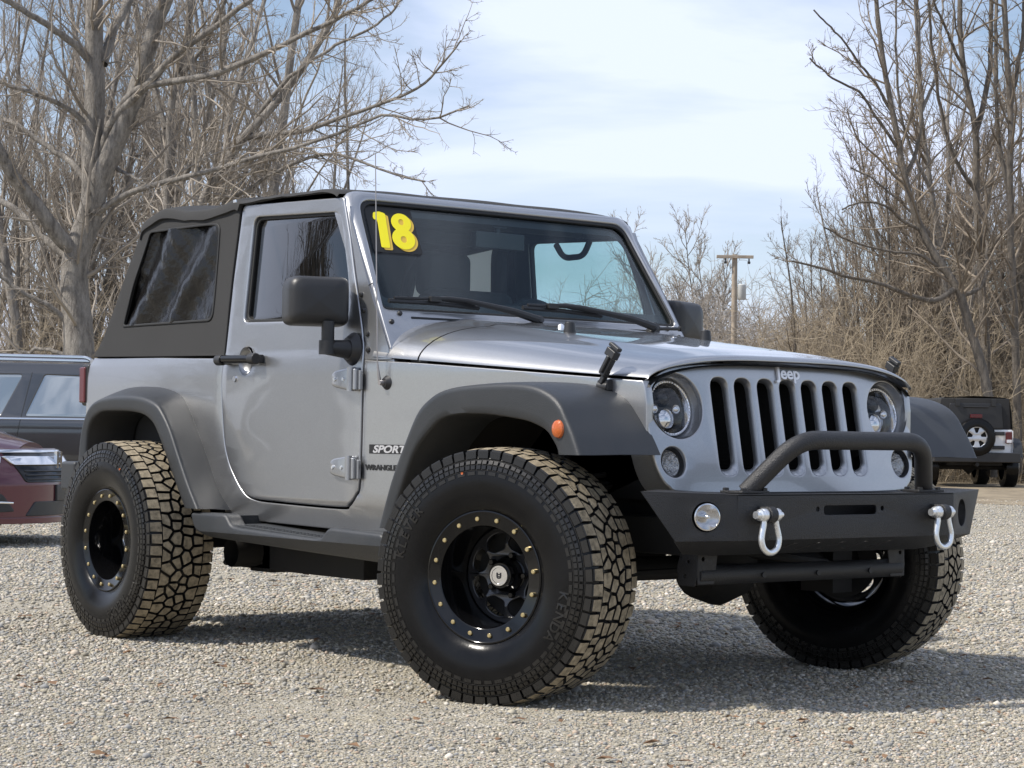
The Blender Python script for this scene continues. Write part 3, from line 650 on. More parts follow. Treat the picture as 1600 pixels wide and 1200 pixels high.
fin('rear_curtain', bm, M['fabric'], st, smooth=60)
# ---------------------------------------------------------------- interior
def seat(y):
    bm = bmesh.new(); box(bm, (-1.50, y, .86), (.52, .48, .16)); box(bm, (-1.78, y, 1.17), (.14, .46, .60), Matrix.Rotation(rad(-12), 4, 'Y'))
    o = fin('seat', bm, M['seat'], CAR, bevel=.05, seg=4); bm = bmesh.new(); box(bm, (-1.93, y*.87, 1.54), (.10, .26, .19)); fin('headrest', bm, M['seat'], o, bevel=.04, seg=4)
for y in (-.37, .37): seat(y)
bm = bmesh.new(); box(bm, (-1.02, 0, 1.14), (.34, 1.34, .22)); box(bm, (-1.08, .37, 1.265), (.18, .34, .05)); fin('dashboard', bm, M['interior'], CAR, bevel=.03, seg=3)
bm = bmesh.new(); t = [Vector((-1.30, .37, 1.235))+Matrix.Rotation(rad(-26), 3, 'Y') @ Vector((0, .185*math.cos(a), .185*math.sin(a))) for a in np.linspace(0, 2*math.pi, 41)]
tube(bm, t, .015, 8, False); tube(bm, [(-1.30, .2, 1.235), (-1.27, .37, 1.22), (-1.30, .54, 1.235)], .014, 8); tube(bm, [(-1.27, .37, 1.22), (-1.05, .37, 1.13)], .03, 8); fin('steering_wheel', bm, M['interior'], CAR)
bm = bmesh.new()
for y in (-.60, .60):
    tube(bm, fillet([(-1.30, y*.93, 1.70), (-1.88, y*.98, 1.715), (-1.96, y*1.1, .95)], .12), .038, 10); tube(bm, fillet([(-1.88, y*.98, 1.70), (-2.55, y*1.0, 1.65), (-2.80, y*1.05, 1.0)], .12), .03, 10)
tube(bm, [(-1.88, -.59, 1.70), (-1.88, .59, 1.70)], .038, 10); tube(bm, [(-1.30, -.56, 1.70), (-1.30, .56, 1.70)], .03, 10); fin('roll_bar', bm, M['interior'], CAR)
bm = bmesh.new(); tube(bm, fillet([(-1.28, .60, 1.66), (-1.32, .60, 1.60), (-1.45, .60, 1.60), (-1.50, .60, 1.66)], .05), .013, 8); fin('grab_strap', bm, M['interior'], CAR)
bm = bmesh.new(); tube(bm, [wp(.0, 1.715, -.03), wp(.0, 1.66, -.06)], .012, 8); box(bm, Vector(wmap(-.07)(.0, zv(1.645), 0)), (.035, .24, .065)); fin('rear_view_mirror', bm, M['black_plastic'], CAR, bevel=.012)
bm = plate(rpoly([(-.06, zv(1.715)), (.06, zv(1.715)), (.035, zv(1.676)), (-.035, zv(1.676))], .012), thick=.002, bev=.0004, fmap=wmap(-.032)); fin('sensor_patch', bm, M['seal'], ws)
bm = bmesh.new(); box(bm, (-2.2, 0, .66), (1.3, 1.0, .2)); box(bm, (-2.55, 0, 1.05), (.14, .95, .62), Matrix.Rotation(rad(-12), 4, 'Y')); fin('rear_bench', bm, M['seat'], CAR, bevel=.04)
bm = bmesh.new(); box(bm, (-1.70, 0, 1.722), (.9, 1.2, .012)); fin('headliner', bm, M['interior'], CAR)
for s in (-1, 1):
    bm = bmesh.new(); box(bm, (-1.42, s*.715, .86), (.92, .02, .52)); box(bm, (-2.5, s*.68, .9), (1.1, .02, .5)); fin('trim_panel', bm, M['interior'], CAR)
# ---------------------------------------------------------------- mirrors
def mirror():
    bm = bmesh.new(); c = Vector((-1.045, -.895, 1.322)); m3 = Matrix.Rotation(rad(-18), 4, 'Z')
    prof = rpoly([(-.108, -.088), (.122, -.088), (.122, .092), (-.108, .092)], [.035, .03, .03, .05], 6)
    rows = []
    for d, k in ((-.062, .93), (-.060, .985), (-.045, 1.0), (.0, 1.0), (.03, .975), (.052, .92), (.064, .80), (.070, .55), (.072, .01)):
        rows.append([c+m3 @ Vector((d, a*k, b*(k if d > 0 else k)+.0)) for a, b in prof]+[])
    V = [[bm.verts.new(p) for p in r] for r in rows]; n = len(prof)
    for A, B in zip(V, V[1:]):
        for i in range(n): bm.faces.new((A[i], A[(i+1) % n], B[(i+1) % n], B[i]))
    bm.faces.new(V[0][::-1])
    o = fin('side_mirror', bm, M['black_plastic'], CAR, smooth=45)
    bm = bmesh.new(); tube(bm, fillet([(-.985, -.875, 1.25), (-.985, -.875, 1.155), (-.98, -.80, 1.155)], .02), .024, 12); lathe(bm, [(-.022, 0), (-.020, .036), (.004, .052), (.010, .054)], 24, Matrix.Translation((-.977, -.778, 1.152)) @ Matrix.Diagonal((1, 1, 1.15, 1)))
    tube(bm, [(-.985, -.878, 1.180), (-.985, -.878, 1.130)], .030, 12); tube(bm, [(-.977, -.785, 1.150), (-.985, -.880, 1.155)], [.036, .027], 14)
    fin('mirror_arm', bm, M['black_plastic'], o, smooth=45)
    bm = bmesh.new(); bm2 = [c+m3 @ Vector((-.0635, a*.9, b*.9)) for a, b in prof]; bm.faces.new([bm.verts.new(p) for p in bm2]); fin('mirror_glass', bm, M['chrome'], o)
    return o
mr = mirror(); mirror_y(mr, CAR)
# ---------------------------------------------------------------- side steps
def step():
    out = rpoly([(-1.895, .530), (-1.62, .533), (-1.585, .492), (-1.53, .485), (-.985, .468), (-.945, .474), (-.905, .511), (-.56, .503), (-.548, .42), (-.60, .395), (-1.1, .412), (-1.43, .424), (-1.80, .438), (-1.87, .47)], [.02, .03, .03, .05, .05, .03, .03, .02, .03, .04, .2, .2, .06, .03], 5)
    bm = plate(out, thick=.075, bev=.014, fmap=lambda u, v, w: (u, -(.918+w-max(0, .46-v)*.9), v), cut_v=.02, res=4)
    box(bm, (-1.26, -.82, .4715), (.72, .17, .016), Matrix.Rotation(rad(2.3), 4, 'Y')); box(bm, (-1.775, -.80, .495), (.24, .13, .06)); box(bm, (-.74, -.80, .47), (.34, .13, .06))
    o = fin('side_step', bm, M['flare'], CAR, smooth=40)
    bm = bmesh.new()
    for i in range(26):
        for j in range(2): box(bm, (-1.55+i*.024, -.865+j*.03, .4895-i*.00096), (.012, .012, .006))
    fin('tread_pad', bm, M['flare'], o)
    return o
sp = step(); mirror_y(sp, CAR)
# ---------------------------------------------------------------- front bumper
BM = bmesh.new()
def qmap(P00, P10, P01):
    a, b, c = Vector(P00), Vector(P10), Vector(P01); U = (b-a).normalized(); n = U.cross(c-a).normalized(); Vv = n.cross(U)
    def f(u, v, w): return a+U*u+Vv*v+n*w
    def inv(p): d = Vector(p)-a; return (d.dot(U), d.dot(Vv))
    return f, inv
def bplate(pts, holes3=(), thick=.006):
    f, inv = qmap(pts[0], pts[1], pts[-1])
    join(BM, plate([inv(p) for p in pts], [[inv(p) for p in h] for h in holes3], thick=thick, bev=.0012, fmap=f)); return f, inv
fl = [(.745, y, z) for y, z in rpoly([(-.122, .606), (.122, .606), (.122, .636), (-.122, .636)], .012, 4)]
bplate([(.745, -.50, .531), (.745, .50, .531), (.745, .50, .672), (.745, -.50, .672)], [fl]+[[(.745, a, b) for a, b in circ(y, .625, .008, n=12)] for y in (-.15, .15)])
# chin with slanted slots
ch = []
def chin(t, y): return (.745-.145*t, y, .531-.053*t)
for yc in (-.22, -.11, 0, .11, .22):
    ch.append([chin(.25, yc+.004), chin(.25, yc+.020), chin(.75, yc-.022), chin(.75, yc-.040)])
bplate([chin(1, -.47), chin(1, .47), chin(0, .50), chin(0, -.50)], ch)
for s in (-1, 1):
    P = [(.745, s*.50, .531), (.665, s*.682, .528), (.618, s*.783, .680), (.745, s*.50, .672)]
    # hole for the fog lamp in the wing plane
    a = Vector(P[0]); U = (Vector(P[1])-a).normalized(); c = Vector((.703, s*.592, .604)); V2 = Vector((0, 0, 1))
    hole = [c+U*(.046*math.cos(t))+V2*(.046*math.sin(t)) for t in np.linspace(0, 2*math.pi, 36, endpoint=False)]
    if s < 0: P2 = [P[1], P[0], P[3], P[2]]
    else: P2 = P
    bplate(P2, [hole])
    Q = [(.745, s*.50, .531), (.60, s*.47, .478), (.585, s*.58, .484), (.665, s*.682, .528)]
    BM.faces.new([BM.verts.new(p) for p in Q])
    BM.faces.new([BM.verts.new(p) for p in [(.665, s*.682, .528), (.618, s*.783, .680), (.56, s*.665, .684), (.57, s*.60, .52)]])
    BM.faces.new([BM.verts.new(p) for p in [(.665, s*.682, .528), (.57, s*.60, .52), (.585, s*.58, .484)]])
    BM.faces.new([BM.verts.new(p) for p in [(.745, s*.50, .672), (.618, s*.783, .680), (.56, s*.665, .684), (.49, s*.50, .676)]])
topo = [(-.50, .745), (.50, .745), (.50, .49), (-.50, .49)]
join(BM, plate([(y, x) for y, x in topo], [rpoly([(-.31, .70), (.31, .70), (.34, .60), (.30, .56), (-.30, .56), (-.34, .60)], .01)], thick=.006, bev=.001, fmap=lambda u, v, w: (v, u, .6735+w)))
box(BM, (.64, 0, .58), (.02, .96, .14)); box(BM, (.56, 0, .50), (.06, .9, .03))
bp = fin('front_bumper', BM, M['powder'], CAR, smooth=25)
bm = bmesh.new(); hoop = fillet([(.690, -.414, .676), (.793, -.290, .842), (.793, .290, .842), (.690, .414, .676)], .085, 9); tube(bm, hoop, .0295, 18)
hp = fin('bumper_hoop', bm, M['powder'], bp, smooth=60)
for s in (-1, 1):
    bm = plate(rpoly([(.640, s*.36), (.73, s*.345), (.735, s*.47), (.64, s*.48)], .01), thick=.008, bev=.001, fmap=lambda u, v, w: (u, v, .683+w)); fin('hoop_foot', bm, M['powder'], hp)
    for x, y in ((.652, .375), (.72, .362), (.72, .452), (.652, .462)):
        bm = bmesh.new(); lathe(bm, [(0, .010), (.008, .010), (.010, .007), (.010, 0)], 6, Matrix.Translation((x, s*y, .682)) @ Matrix.Rotation(rad(90), 4, 'X')); fin('foot_bolt', bm, M['black_plastic'], hp)
    # fog lamp
    nrm = Vector((.283, s*.125*1.0, 0)); nrm = Vector((.915, s*.404, 0)); c = Vector((.703, s*.592, .604)); mt = Matrix.Translation(c) @ nrm.to_track_quat('Y', 'Z').to_matrix().to_4x4()
    dep = .010 if s < 0 else -.030
    bm = bmesh.new(); lathe(bm, [(.0, .0465), (-.06, .0465)], 30, mt); fg = fin('fog_lamp', bm, M['black_plastic'], CAR)
    bm = bmesh.new(); lathe(bm, [(dep-.03, .038), (dep-.004, .0420), (dep, .0415), (dep+.001, .038), (dep-.022, .02), (dep-.03, 0)], 36, mt); fin('reflector', bm, M['chrome'], fg)
    bm = bmesh.new(); lathe(bm, [(dep-.03, .008), (dep+.004, .008), (dep+.008, .005), (dep+.009, 0)], 16, mt); fin('bulb_shield', bm, M['chrome'], fg)
    bm = bmesh.new(); lathe(bm, [(dep+.001, .040), (dep+.009, .028), (dep+.013, 0)], 30, mt); fin('lens', bm, M['lens'], fg)
    # D-ring shackle hung on its tab
    y = s*.402; bm = bmesh.new(); lathe(bm, [(-.015, 0), (-.015, .026), (.015, .026), (.015, 0)], 24, Matrix.Translation((.785, y, .611))); box(bm, (.757, y, .611), (.056, .03, .05)); tb = fin('shackle_tab', bm, M['powder'], bp, bevel=.004)
    bm = bmesh.new(); path = [(.785, y-.027, .611), (.785, y-.026, .585), (.786, y-.034, .555), (.787, y-.0375, .535), (.788, y-.031, .512), (.788, y-.016, .499), (.788, y, .495), (.788, y+.016, .499), (.788, y+.031, .512), (.787, y+.0375, .535), (.786, y+.034, .555), (.785, y+.026, .585), (.785, y+.027, .611)]
    tube(bm, [Vector(p) for p in crom(path, 3)], .0098, 12)
    for q in (-1, 1): lathe(bm, [(-.010, 0), (-.010, .018), (-.007, .0205), (.007, .0205), (.010, .018), (.010, 0)], 22, Matrix.Translation((.785, y+q*.0265, .611)))
    sh = fin('shackle', bm, M['zinc'], bp, smooth=50)
    bm = bmesh.new(); lathe(bm, [(-.062, 0), (-.062, .012), (-.047, .012), (-.045, .018), (-.036, .018)], 16, Matrix.Translation((.785, y, .611))); fin('shackle_pin', bm, M['zinc'], sh)
    bm = bmesh.new(); lathe(bm, [(.036, .009), (.052, .009), (.058, .004), (.058, 0)], 12, Matrix.Translation((.785, y, .611))); fin('pin_tip', bm, M['zinc'], sh)
# bracket and cross tube under the bumper
bm = bmesh.new()
for s in (-1, 1):
    join(bm, plate(rpoly([(.475, .49), (.545, .49), (.55, .42), (.535, .378), (.46, .378), (.455, .44)], .006), [circ(.505, .455, .007, n=10), circ(.49, .41, .007, n=10)], thick=.006, bev=.001, fmap=lambda u, v, w: (u, s*(.482+w), v)))
    join(bm, plate(rpoly([(-.07, .385), (0, .385), (0, .49), (-.085, .49)], .005), [circ(-.022, .465, .007, n=10), rpoly([(-.06, .395), (-.03, .395), (-.02, .425), (-.06, .425)], .006)], thick=.006, bev=.001, fmap=lambda u, v, w: (.55+w, s*(.48+u), v)))
tube(bm, [(.525, -.47, .412), (.525, .47, .412)], .031, 14)
for y in (-.2, .05, .3): tube(bm, [(.556, y, .408), (.562, y, .408)], .009, 8)
fin('lower_crossbar', bm, M['powder'], CAR)
# ---------------------------------------------------------------- running gear
bm = bmesh.new()
for y in (-.42, .42): box(bm, (-1.25, y, .53), (3.5, .07, .12))
box(bm, (-1.72, -.22, .38), (.95, .62, .18)); box(bm, (-.75, 0, .45), (.7, .5, .14)); tube(bm, [(-2.2, -.5, .36), (-1.3, -.46, .46)], .03, 8); tube(bm, [(-.1, -.48, .36), (-.95, -.44, .47)], .03, 8); tube(bm, [(-.1, .48, .36), (-.95, .44, .47)], .03, 8)
tube(bm, fillet([(-1.0, .25, .42), (-2.3, .30, .42), (-2.95, .45, .50)], .2), .032, 8); box(bm, (-2.6, 0, .50), (.7, .8, .2)); lathe(bm, [(-.1, .06), (.1, .06)], 12, Matrix.Translation((-2.03, -.55, .36)))
box(bm, (-.05, 0, .62), (.9, .7, .12)); tube(bm, [(-2.33, -.5, .300), (-1.98, -.52, .318)], .014, 8); box(bm, (-2.0, -.48, .36), (.16, .1, .16))
fin('chassis', bm, M['under'], CAR, bevel=.01)
for x in (0, -WB):
    bm = bmesh.new(); tube(bm, [(x, -.72, AX_Z), (x, .72, AX_Z)], .042, 12); lathe(bm, [(-.13, .04), (-.10, .11), (0, .14), (.10, .11), (.13, .04)], 18, Matrix.Translation((x, .12 if x == 0 else 0, AX_Z)))
    if x == 0:
        tube(bm, [(.13, -.60, .385), (.15, 0, .395), (.13, .60, .385)], .017, 8); tube(bm, [(.12, .55, .40), (.10, -.38, .52)], .019, 8); box(bm, (.0, -.68, .40), (.16, .10, .22)); box(bm, (.0, .68, .40), (.16, .10, .22))
    ax = fin('axle', bm, M['under'], CAR)
    for y in (-.46, .46):
        bm = bmesh.new(); tube(bm, [(x+.02+.055*math.cos(a), y+.055*math.sin(a), .46+.26*a/(2*math.pi*6)) for a in np.linspace(0, 2*math.pi*6, 90)], .009, 6); fin('spring', bm, M['under'], ax)
        bm = bmesh.new(); tube(bm, [(x-.10, y*1.05, .40), (x-.14, y*1.0, .82)], .024, 8); fin('shock_absorber', bm, M['under'], ax)
# rear bumper and tail lights
bm = bmesh.new(); box(bm, (-3.16, 0, .645), (.14, 1.66, .13)); fin('rear_bumper', bm, M['flare'], CAR, bevel=.015, seg=3)
bm = bmesh.new(); box(bm, (-3.125, -.715, 1.05), (.07, .11, .185)); tl = fin('tail_light', bm, M['black_plastic'], CAR, bevel=.012)
bm = bmesh.new(); box(bm, (-3.14, -.722, 1.05), (.055, .112, .160)); fin('lens', bm, M['red_lens'], tl, bevel=.008); mirror_y(tl, CAR)
# antenna
bm = bmesh.new(); lathe(bm, [(-.012, 0), (-.012, .016), (-.004, .022), (.004, .029)], 22, Matrix.Translation((-.78, -.757, 1.028))); an = fin('antenna', bm, M['black_plastic'], CAR)
bm = bmesh.new(); tube(bm, [(-.79, -.778, 1.028), (-.79, -.782, 1.045), (-.795, -.787, 1.10), (-.815, -.795, 1.85)], [.007, .006, .0026, .0018], 6); lathe(bm, [(-.02, 0), (-.02, .009), (0, .010)], 12, Matrix.Translation((-.785, -.765, 1.028))); fin('antenna_rod', bm, mat('antenna_steel', (.35, .33, .32), .4, .6), an)
# side lettering
sm = side(.0015)
fin('badge_plate', plate(rpoly([(-.868, .775), (-.68, .775), (-.67, .808), (-.868, .808)], .002), thick=.001, bev=.0002, fmap=side(.0012), cut_u=.05), M['black_mark'], CAR)
fin('side_badge', vmap(text_bm('SPORT', .036, .0008, .0012, .25), lambda x, y, z: sm(-.762+x*1.58, .7795+y, z)), M['grey_mark'], CAR)
fin('side_badge', vmap(text_bm('WRANGLER', .026, .0008, .0013), lambda x, y, z: sm(-.792+x*1.34, .717+y, z)), M['black_mark'], CAR)
# ---------------------------------------------------------------- wheels (local frame: axis along Y, outer face towards -Y)
def tread_cells():
    rng = random.Random(5); N = 54; circ_ = 2*math.pi*TYRE_R; pit = circ_/N; cols = [-.066, -.022, .022, .066]; pts = []
    for i in range(N):
        for c, v in enumerate(cols):
            pts.append((i*pit+(pit*.5 if c % 2 else 0)+rng.uniform(-.018, .018), v+rng.uniform(-.013, .013)))
    P = np.array(pts); cells = []
    for i, p in enumerate(P):
        d = P-p; d[:, 0] = (d[:, 0]+circ_/2) % circ_-circ_/2
        nb = d[(np.abs(d[:, 0]) < .13) & (np.hypot(d[:, 0], d[:, 1]) > 1e-6)]
        poly = [(-.1, -.1), (.1, -.1), (.1, .1), (-.1, .1)]
        planes = [(n/np.hypot(*n), np.hypot(*n)/2-.0058) for n in nb]
        planes += [(np.array([0, 1.]), .089-p[1]), (np.array([0, -1.]), .089+p[1])]
        for n, h in planes:
            out = []
            for a, b in zip(poly, poly[1:]+poly[:1]):
                da, db = n[0]*a[0]+n[1]*a[1]-h, n[0]*b[0]+n[1]*b[1]-h
                if da <= 0: out.append(a)
                if da*db < 0: t = da/(da-db); out.append((a[0]+(b[0]-a[0])*t, a[1]+(b[1]-a[1])*t))
            poly = out
            if len(poly) < 3: break
        if len(poly) >= 3: cells.append([(p[0]+a, p[1]+b) for a, b in poly])
    for i in range(N):                                      # shoulder lugs, long and short in turn
        for s in (-1, 1):
            u0 = i*pit+(.25*pit if s > 0 else 0); lo = .092; hi = .141 if i % 2 else .136; g = .0045
            cells.append([(u0+g, s*lo), (u0+pit-g, s*(lo+.004)), (u0+pit-g, s*hi), (u0+g+.003, s*hi)])
    return cells
def crown(v): return TYRE_R-.22*v*v-max(0, abs(v)-.11)*.12
def make_tyre(par):
    prof = [(.110, .19), (.124, .205), (.135, .214), (.147, .235), (.155, .270), (.1565, .305), (.153, .335), (.148, .358), (.145, .3585), (.1445, .368), (.141, .372), (.138, .384), (.131, .391)]
    prof = [(-a, r) for a, r in prof]+[(-.06, .3985), (0, .3990), (.06, .3985)]+[(a, r) for a, r in prof[::-1]]
    bm = bmesh.new(); lathe(bm, prof, 96); o = fin('tyre', bm, M['rubber'], par, smooth=50)
    bm = bmesh.new()
    for c in tread_cells():
        cu = sum(p[0] for p in c)/len(c); cv = sum(p[1] for p in c)/len(c); top = []; bot = []
        for u, v in c:
            a = u/TYRE_R; r = crown(v); top.append(bm.verts.new((r*math.cos(a), v, r*math.sin(a))))
            a2 = (u+(u-cu)*.10)/TYRE_R; v2 = v+(v-cv)*.10; bot.append(bm.verts.new(((r-.0135)*math.cos(a2), v2, (r-.0135)*math.sin(a2))))
        f = bm.faces.new(top)
        n = len(c)
        for i in range(n): bm.faces.new((bot[i], bot[(i+1) % n], top[(i+1) % n], top[i])).material_index = 1
    fin('tread', bm, [M['tread_face'], M['rubber_lug']], o, smooth=0)
    bm = bmesh.new()                                        # raised sidewall biters, ribs and lettering
    N = 54
    for s in (-1, 1):
        def sw(r): return np.interp(r, [.33, .358, .372, .384, .395, .402], [.1535, .1485, .1425, .1395, .1415, .139])
        for i in range(N):
            a0 = (i+(.25 if s > 0 else 0))*2*math.pi/N; da = 2*math.pi/N
            for r0, r1, w, h in ((.374, .3965, .82, .0055), (.3565, .367, .80, .0068), (.340, .352, .86, .0062), (.322, .333, .70, .0050)):
                for q in (((0, .44), (.56, 1.)) if h > .006 else ((0, 1),)):
                    A = a0+da*(.1+w*q[0]); B = a0+da*(.1+w*q[1]); vs = []
                    for hh in (0, h):
                        for r, a in ((r0, A), (r0, B), (r1, B), (r1, A)): vs.append(bm.verts.new((r*math.cos(a), s*(sw(r)-.0025+hh), r*math.sin(a))))
                    bm.faces.new(vs[4:8])
                    for k in range(4): bm.faces.new((vs[k], vs[(k+1) % 4], vs[4+(k+1) % 4], vs[4+k]))
        for rr in (.337, .3535, .3705): lathe(bm, [(s*(sw(rr)-.002), rr-.0025), (s*(sw(rr)+.0016), rr-.001), (s*(sw(rr)+.0016), rr+.001), (s*(sw(rr)-.002), rr+.0025)], 96)
    fin('side_lugs', bm, M['dusty_rubber'], o, smooth=30)
    for word, a0, st in (('KENDA', rad(-8), 1.0), ('KLEVER', rad(168), .9)):
        bm = bmesh.new(); step_ = .034*st/.305
        for i, ch in enumerate(word):
            a = a0-i*step_ if a0 < 1 else a0-i*step_
            t = text_bm(ch, .046*st, .002, .0007)
            ca, sa = math.cos(a), math.sin(a)
            # text upright direction points to the rim edge; reading clockwise seen from outside
            vmap(t, lambda x, y, z: ((.292+y)*ca+x*sa, -(np.interp(.292+y, [.27, .305, .335], [.1555, .157, .1535])+z), (.292+y)*sa-x*ca))
            join(bm, t)
        fin('raised_lettering', bm, M['dusty_rubber'], o, smooth=30)
    bm = bmesh.new(); lathe(bm, [(-.1555, 0), (-.1575, .0042), (-.153, .0042)], 10, Matrix.Translation((-.07, 0, .325))); fin('paint_dot', bm, M['amber'], o)
def make_wheel():
    bm = bmesh.new()
    lathe(bm, [(-.118, .2065), (-.128, .2105), (-.1335, .2095), (-.1345, .2055), (-.131, .2005), (-.1310, .1665), (-.128, .1625), (-.10, .1585), (.02, .1575), (.06, .160), (.10, .185), (.125, .205), (.110, .21), (.02, .185), (-.09, .185)], 72)
    w = fin('wheel', bm, M['gloss_black'], CAR, smooth=40)
    out = circ(0, 0, .158, n=56); hs = [circ(0, 0, .058, n=28)]
    for k in range(8):
        a = (k+.5)*math.pi/4; pts = [(.082, -.022), (.100, -.036), (.128, -.036), (.138, -.015), (.138, .015), (.128, .036), (.100, .036), (.082, .022)]
        hs.append([(x*math.cos(a)-y*math.sin(a), x*math.sin(a)+y*math.cos(a)) for x, y in rpoly(pts, .014, 4)])
    bm = plate(out, hs, thick=.012, bev=.0055, fmap=lambda u, v, q: (u, .022-q-.02*max(0, 1-abs(math.hypot(u, v)-.10)/.045), v), res=3)
    fin('wheel_disc', bm, M['wheel_paint'], w, smooth=40)
    bm = bmesh.new(); lathe(bm, [(a+.040, r) for a, r in [(.05, .074), (-.012, .071), (-.020, .060), (-.022, .056), (-.045, .052), (-.050, .046), (-.052, .044), (-.070, .043), (-.073, .040), (-.073, 0)]], 40)
    fin('hub', bm, M['gloss_black'], w, smooth=30)
    bm = bmesh.new(); lathe(bm, [(a+.040, r) for a, r in [(-.070, .0345), (-.078, .0345), (-.0815, .032), (-.0815, .026), (-.0795, .025), (-.0795, 0)]], 36); cp = fin('hub_cap', bm, M['chrome'], w, smooth=30)
    bm = vmap(text_bm('U', .026, .001, .001), lambda x, y, z: (x-.0, -(.040+z), y-.009)); join(bm, vmap(text_bm('=', .03, .001, .0005), lambda x, y, z: (x, -(.0402+z), y-.010))); fin('cap_mark', bm, M['black_plastic'], cp)
    for k in range(5):
        a = k*2*math.pi/5; bm = bmesh.new(); lathe(bm, [(.03, .012), (.000, .011), (-.003, .008), (-.003, 0)], 6, Matrix.Translation((.0665*math.cos(a), 0, .0665*math.sin(a)))); fin('lug_nut', bm, M['gloss_black'], w)
    b0 = None
    for k in range(16):
        a = (k+.35)*2*math.pi/16; loc = (.1835*math.cos(a), -.1310, .1835*math.sin(a))
        if b0 is None:
            bm = bmesh.new(); lathe(bm, [(.002, .0078), (-.0045, .0075), (-.0065, .0055), (-.0065, 0)], 8); b0 = fin('rim_bolt', bm, M['gold'], w, smooth=25); b0.location = loc
        else:
            b = b0.copy(); COL.objects.link(b); b.parent = w; b.location = loc
    bm = bmesh.new(); lathe(bm, [(.065, .05), (.065, .14), (.08, .14), (.08, .05)], 36); fin('brake_disc', bm, M['under'], w)
    make_tyre(w)
    return w
KP = .70; YT = .877
def wheel_pos(front, s):
    if front:
        ax = Vector((-math.sin(STEER), math.cos(STEER), 0))*s
        return Vector((0, s*KP, AX_Z))+ax*(YT-KP), STEER+(0 if s < 0 else math.pi)
    return Vector((-WB, s*YT, AX_Z)), (0 if s < 0 else math.pi)
w0 = make_wheel()
for i, (fr, s) in enumerate(((1, -1), (0, -1), (1, 1), (0, 1))):
    w = w0 if i == 0 else copy_tree(w0, CAR)
    p, a = wheel_pos(fr, s); w.location = p; w.rotation_euler = (0, 0, a)
    spin = (0.0, .7, 1.9, 2.6)[i]
    w.rotation_mode = 'ZYX'; w.rotation_euler = (0, 0, a)
    w.rotation_mode = 'QUATERNION'
    from mathutils import Quaternion
    w.rotation_quaternion = Quaternion((0, 0, 1), a) @ Quaternion((0, 1, 0), spin)
# ================================================================== BACKGROUND
def at(px, py, d): return CAM+CF*d+CR*((px-800)/FOC*d)-CU*((py-600)/FOC*d)
def gnd(px, d):
    p = at(px, 600, d); return np.array([p[0], p[1], 0.])
def bark_mat(name, dark, light, sc):
    m = mat(name, dark, .92, var=.3, vscale=sc, col2=light, bump=1.0, bscale=sc*3); nt = m.node_tree; t = [n for n in nt.nodes if n.type == 'TEX_COORD'][0]
    mp_ = nt.nodes.new('ShaderNodeMapping'); mp_.inputs['Scale'].default_value = (1, 1, .28); nt.links.new(t.outputs['Object'], mp_.inputs[0])
    for n in nt.nodes:
        if n.type == 'TEX_NOISE': nt.links.new(mp_.outputs[0], n.inputs['Vector']); n.inputs['Roughness'].default_value = .75
        if n.type == 'BUMP': n.inputs['Distance'].default_value = .05
    return m
M['bark'] = bark_mat('bark', (.085, .075, .066), (.43, .395, .35), 11)
M['bark_dark'] = bark_mat('bark_dark', (.065, .056, .046), (.27, .235, .195), 9)
M['twig'] = mat('twig', (.18, .155, .128), .9, var=.3, vscale=1.2, col2=(.39, .342, .285))
M['twig_dark'] = mat('twig_dark', (.13, .107, .082), .9, var=.3, vscale=.8, col2=(.29, .24, .185))
M['brush'] = mat('brush', (.19, .155, .11), .95, var=.3, vscale=.35, col2=(.44, .365, .26))
M['shaded_dead_grass'] = mat('shaded_dead_grass', (.085, .065, .04), .95, var=.4, vscale=1.9, col2=(.34, .275, .18), bump=1.0, bscale=12)  # dry grass and dirt tones; darker mottling also has shadow put into the colour
def norm(v): return v/np.maximum(np.linalg.norm(v, axis=-1, keepdims=True), 1e-9)
def grow(rng, p, d, Ln, R, m, wig, trop, tip=.35):
    n = len(p); pts = np.empty((n, m+1, 3)); pts[:, 0] = p; d = norm(d)
    for k in range(m):
        d = norm(d+rng.normal(0, wig, (n, 3))+np.array([0, 0, trop])); pts[:, k+1] = pts[:, k]+d*(Ln/m)[:, None]
    t = np.linspace(0, 1, m+1); return pts, R[:, None]*(1-(1-tip)*t)[None]
def kids(rng, pts, rad, nper, t0, t1, ang, lf, rf, rmin, flat=None):
    n, m1, _ = pts.shape; seg = np.linalg.norm(np.diff(pts, axis=1), axis=2).sum(1)
    cnt = np.maximum(1, np.round(np.asarray(nper)*np.ones(n))).astype(int); idx = np.repeat(np.arange(n), cnt); N = len(idx)
    t = t0+(t1-t0)*rng.random(N); f = t*(m1-1); i = np.minimum(f.astype(int), m1-2); a = (f-i)[:, None]
    p = pts[idx, i]*(1-a)+pts[idx, i+1]*a; d = norm(pts[idx, i+1]-pts[idx, i]); r = rad[idx, i]*(1-a[:, 0])+rad[idx, i+1]*a[:, 0]
    q = norm(np.cross(d, rng.normal(size=(N, 3)))); an = np.radians(ang[0]+(ang[1]-ang[0])*rng.random(N))[:, None]
    dd = d*np.cos(an)+q*np.sin(an); Ln = seg[idx]*(lf[0]+(lf[1]-lf[0])*rng.random(N))*(1-.55*t)
    return p, dd, Ln, np.maximum(np.minimum(r*.85, r*rf*(.7+.5*rng.random(N))), rmin)
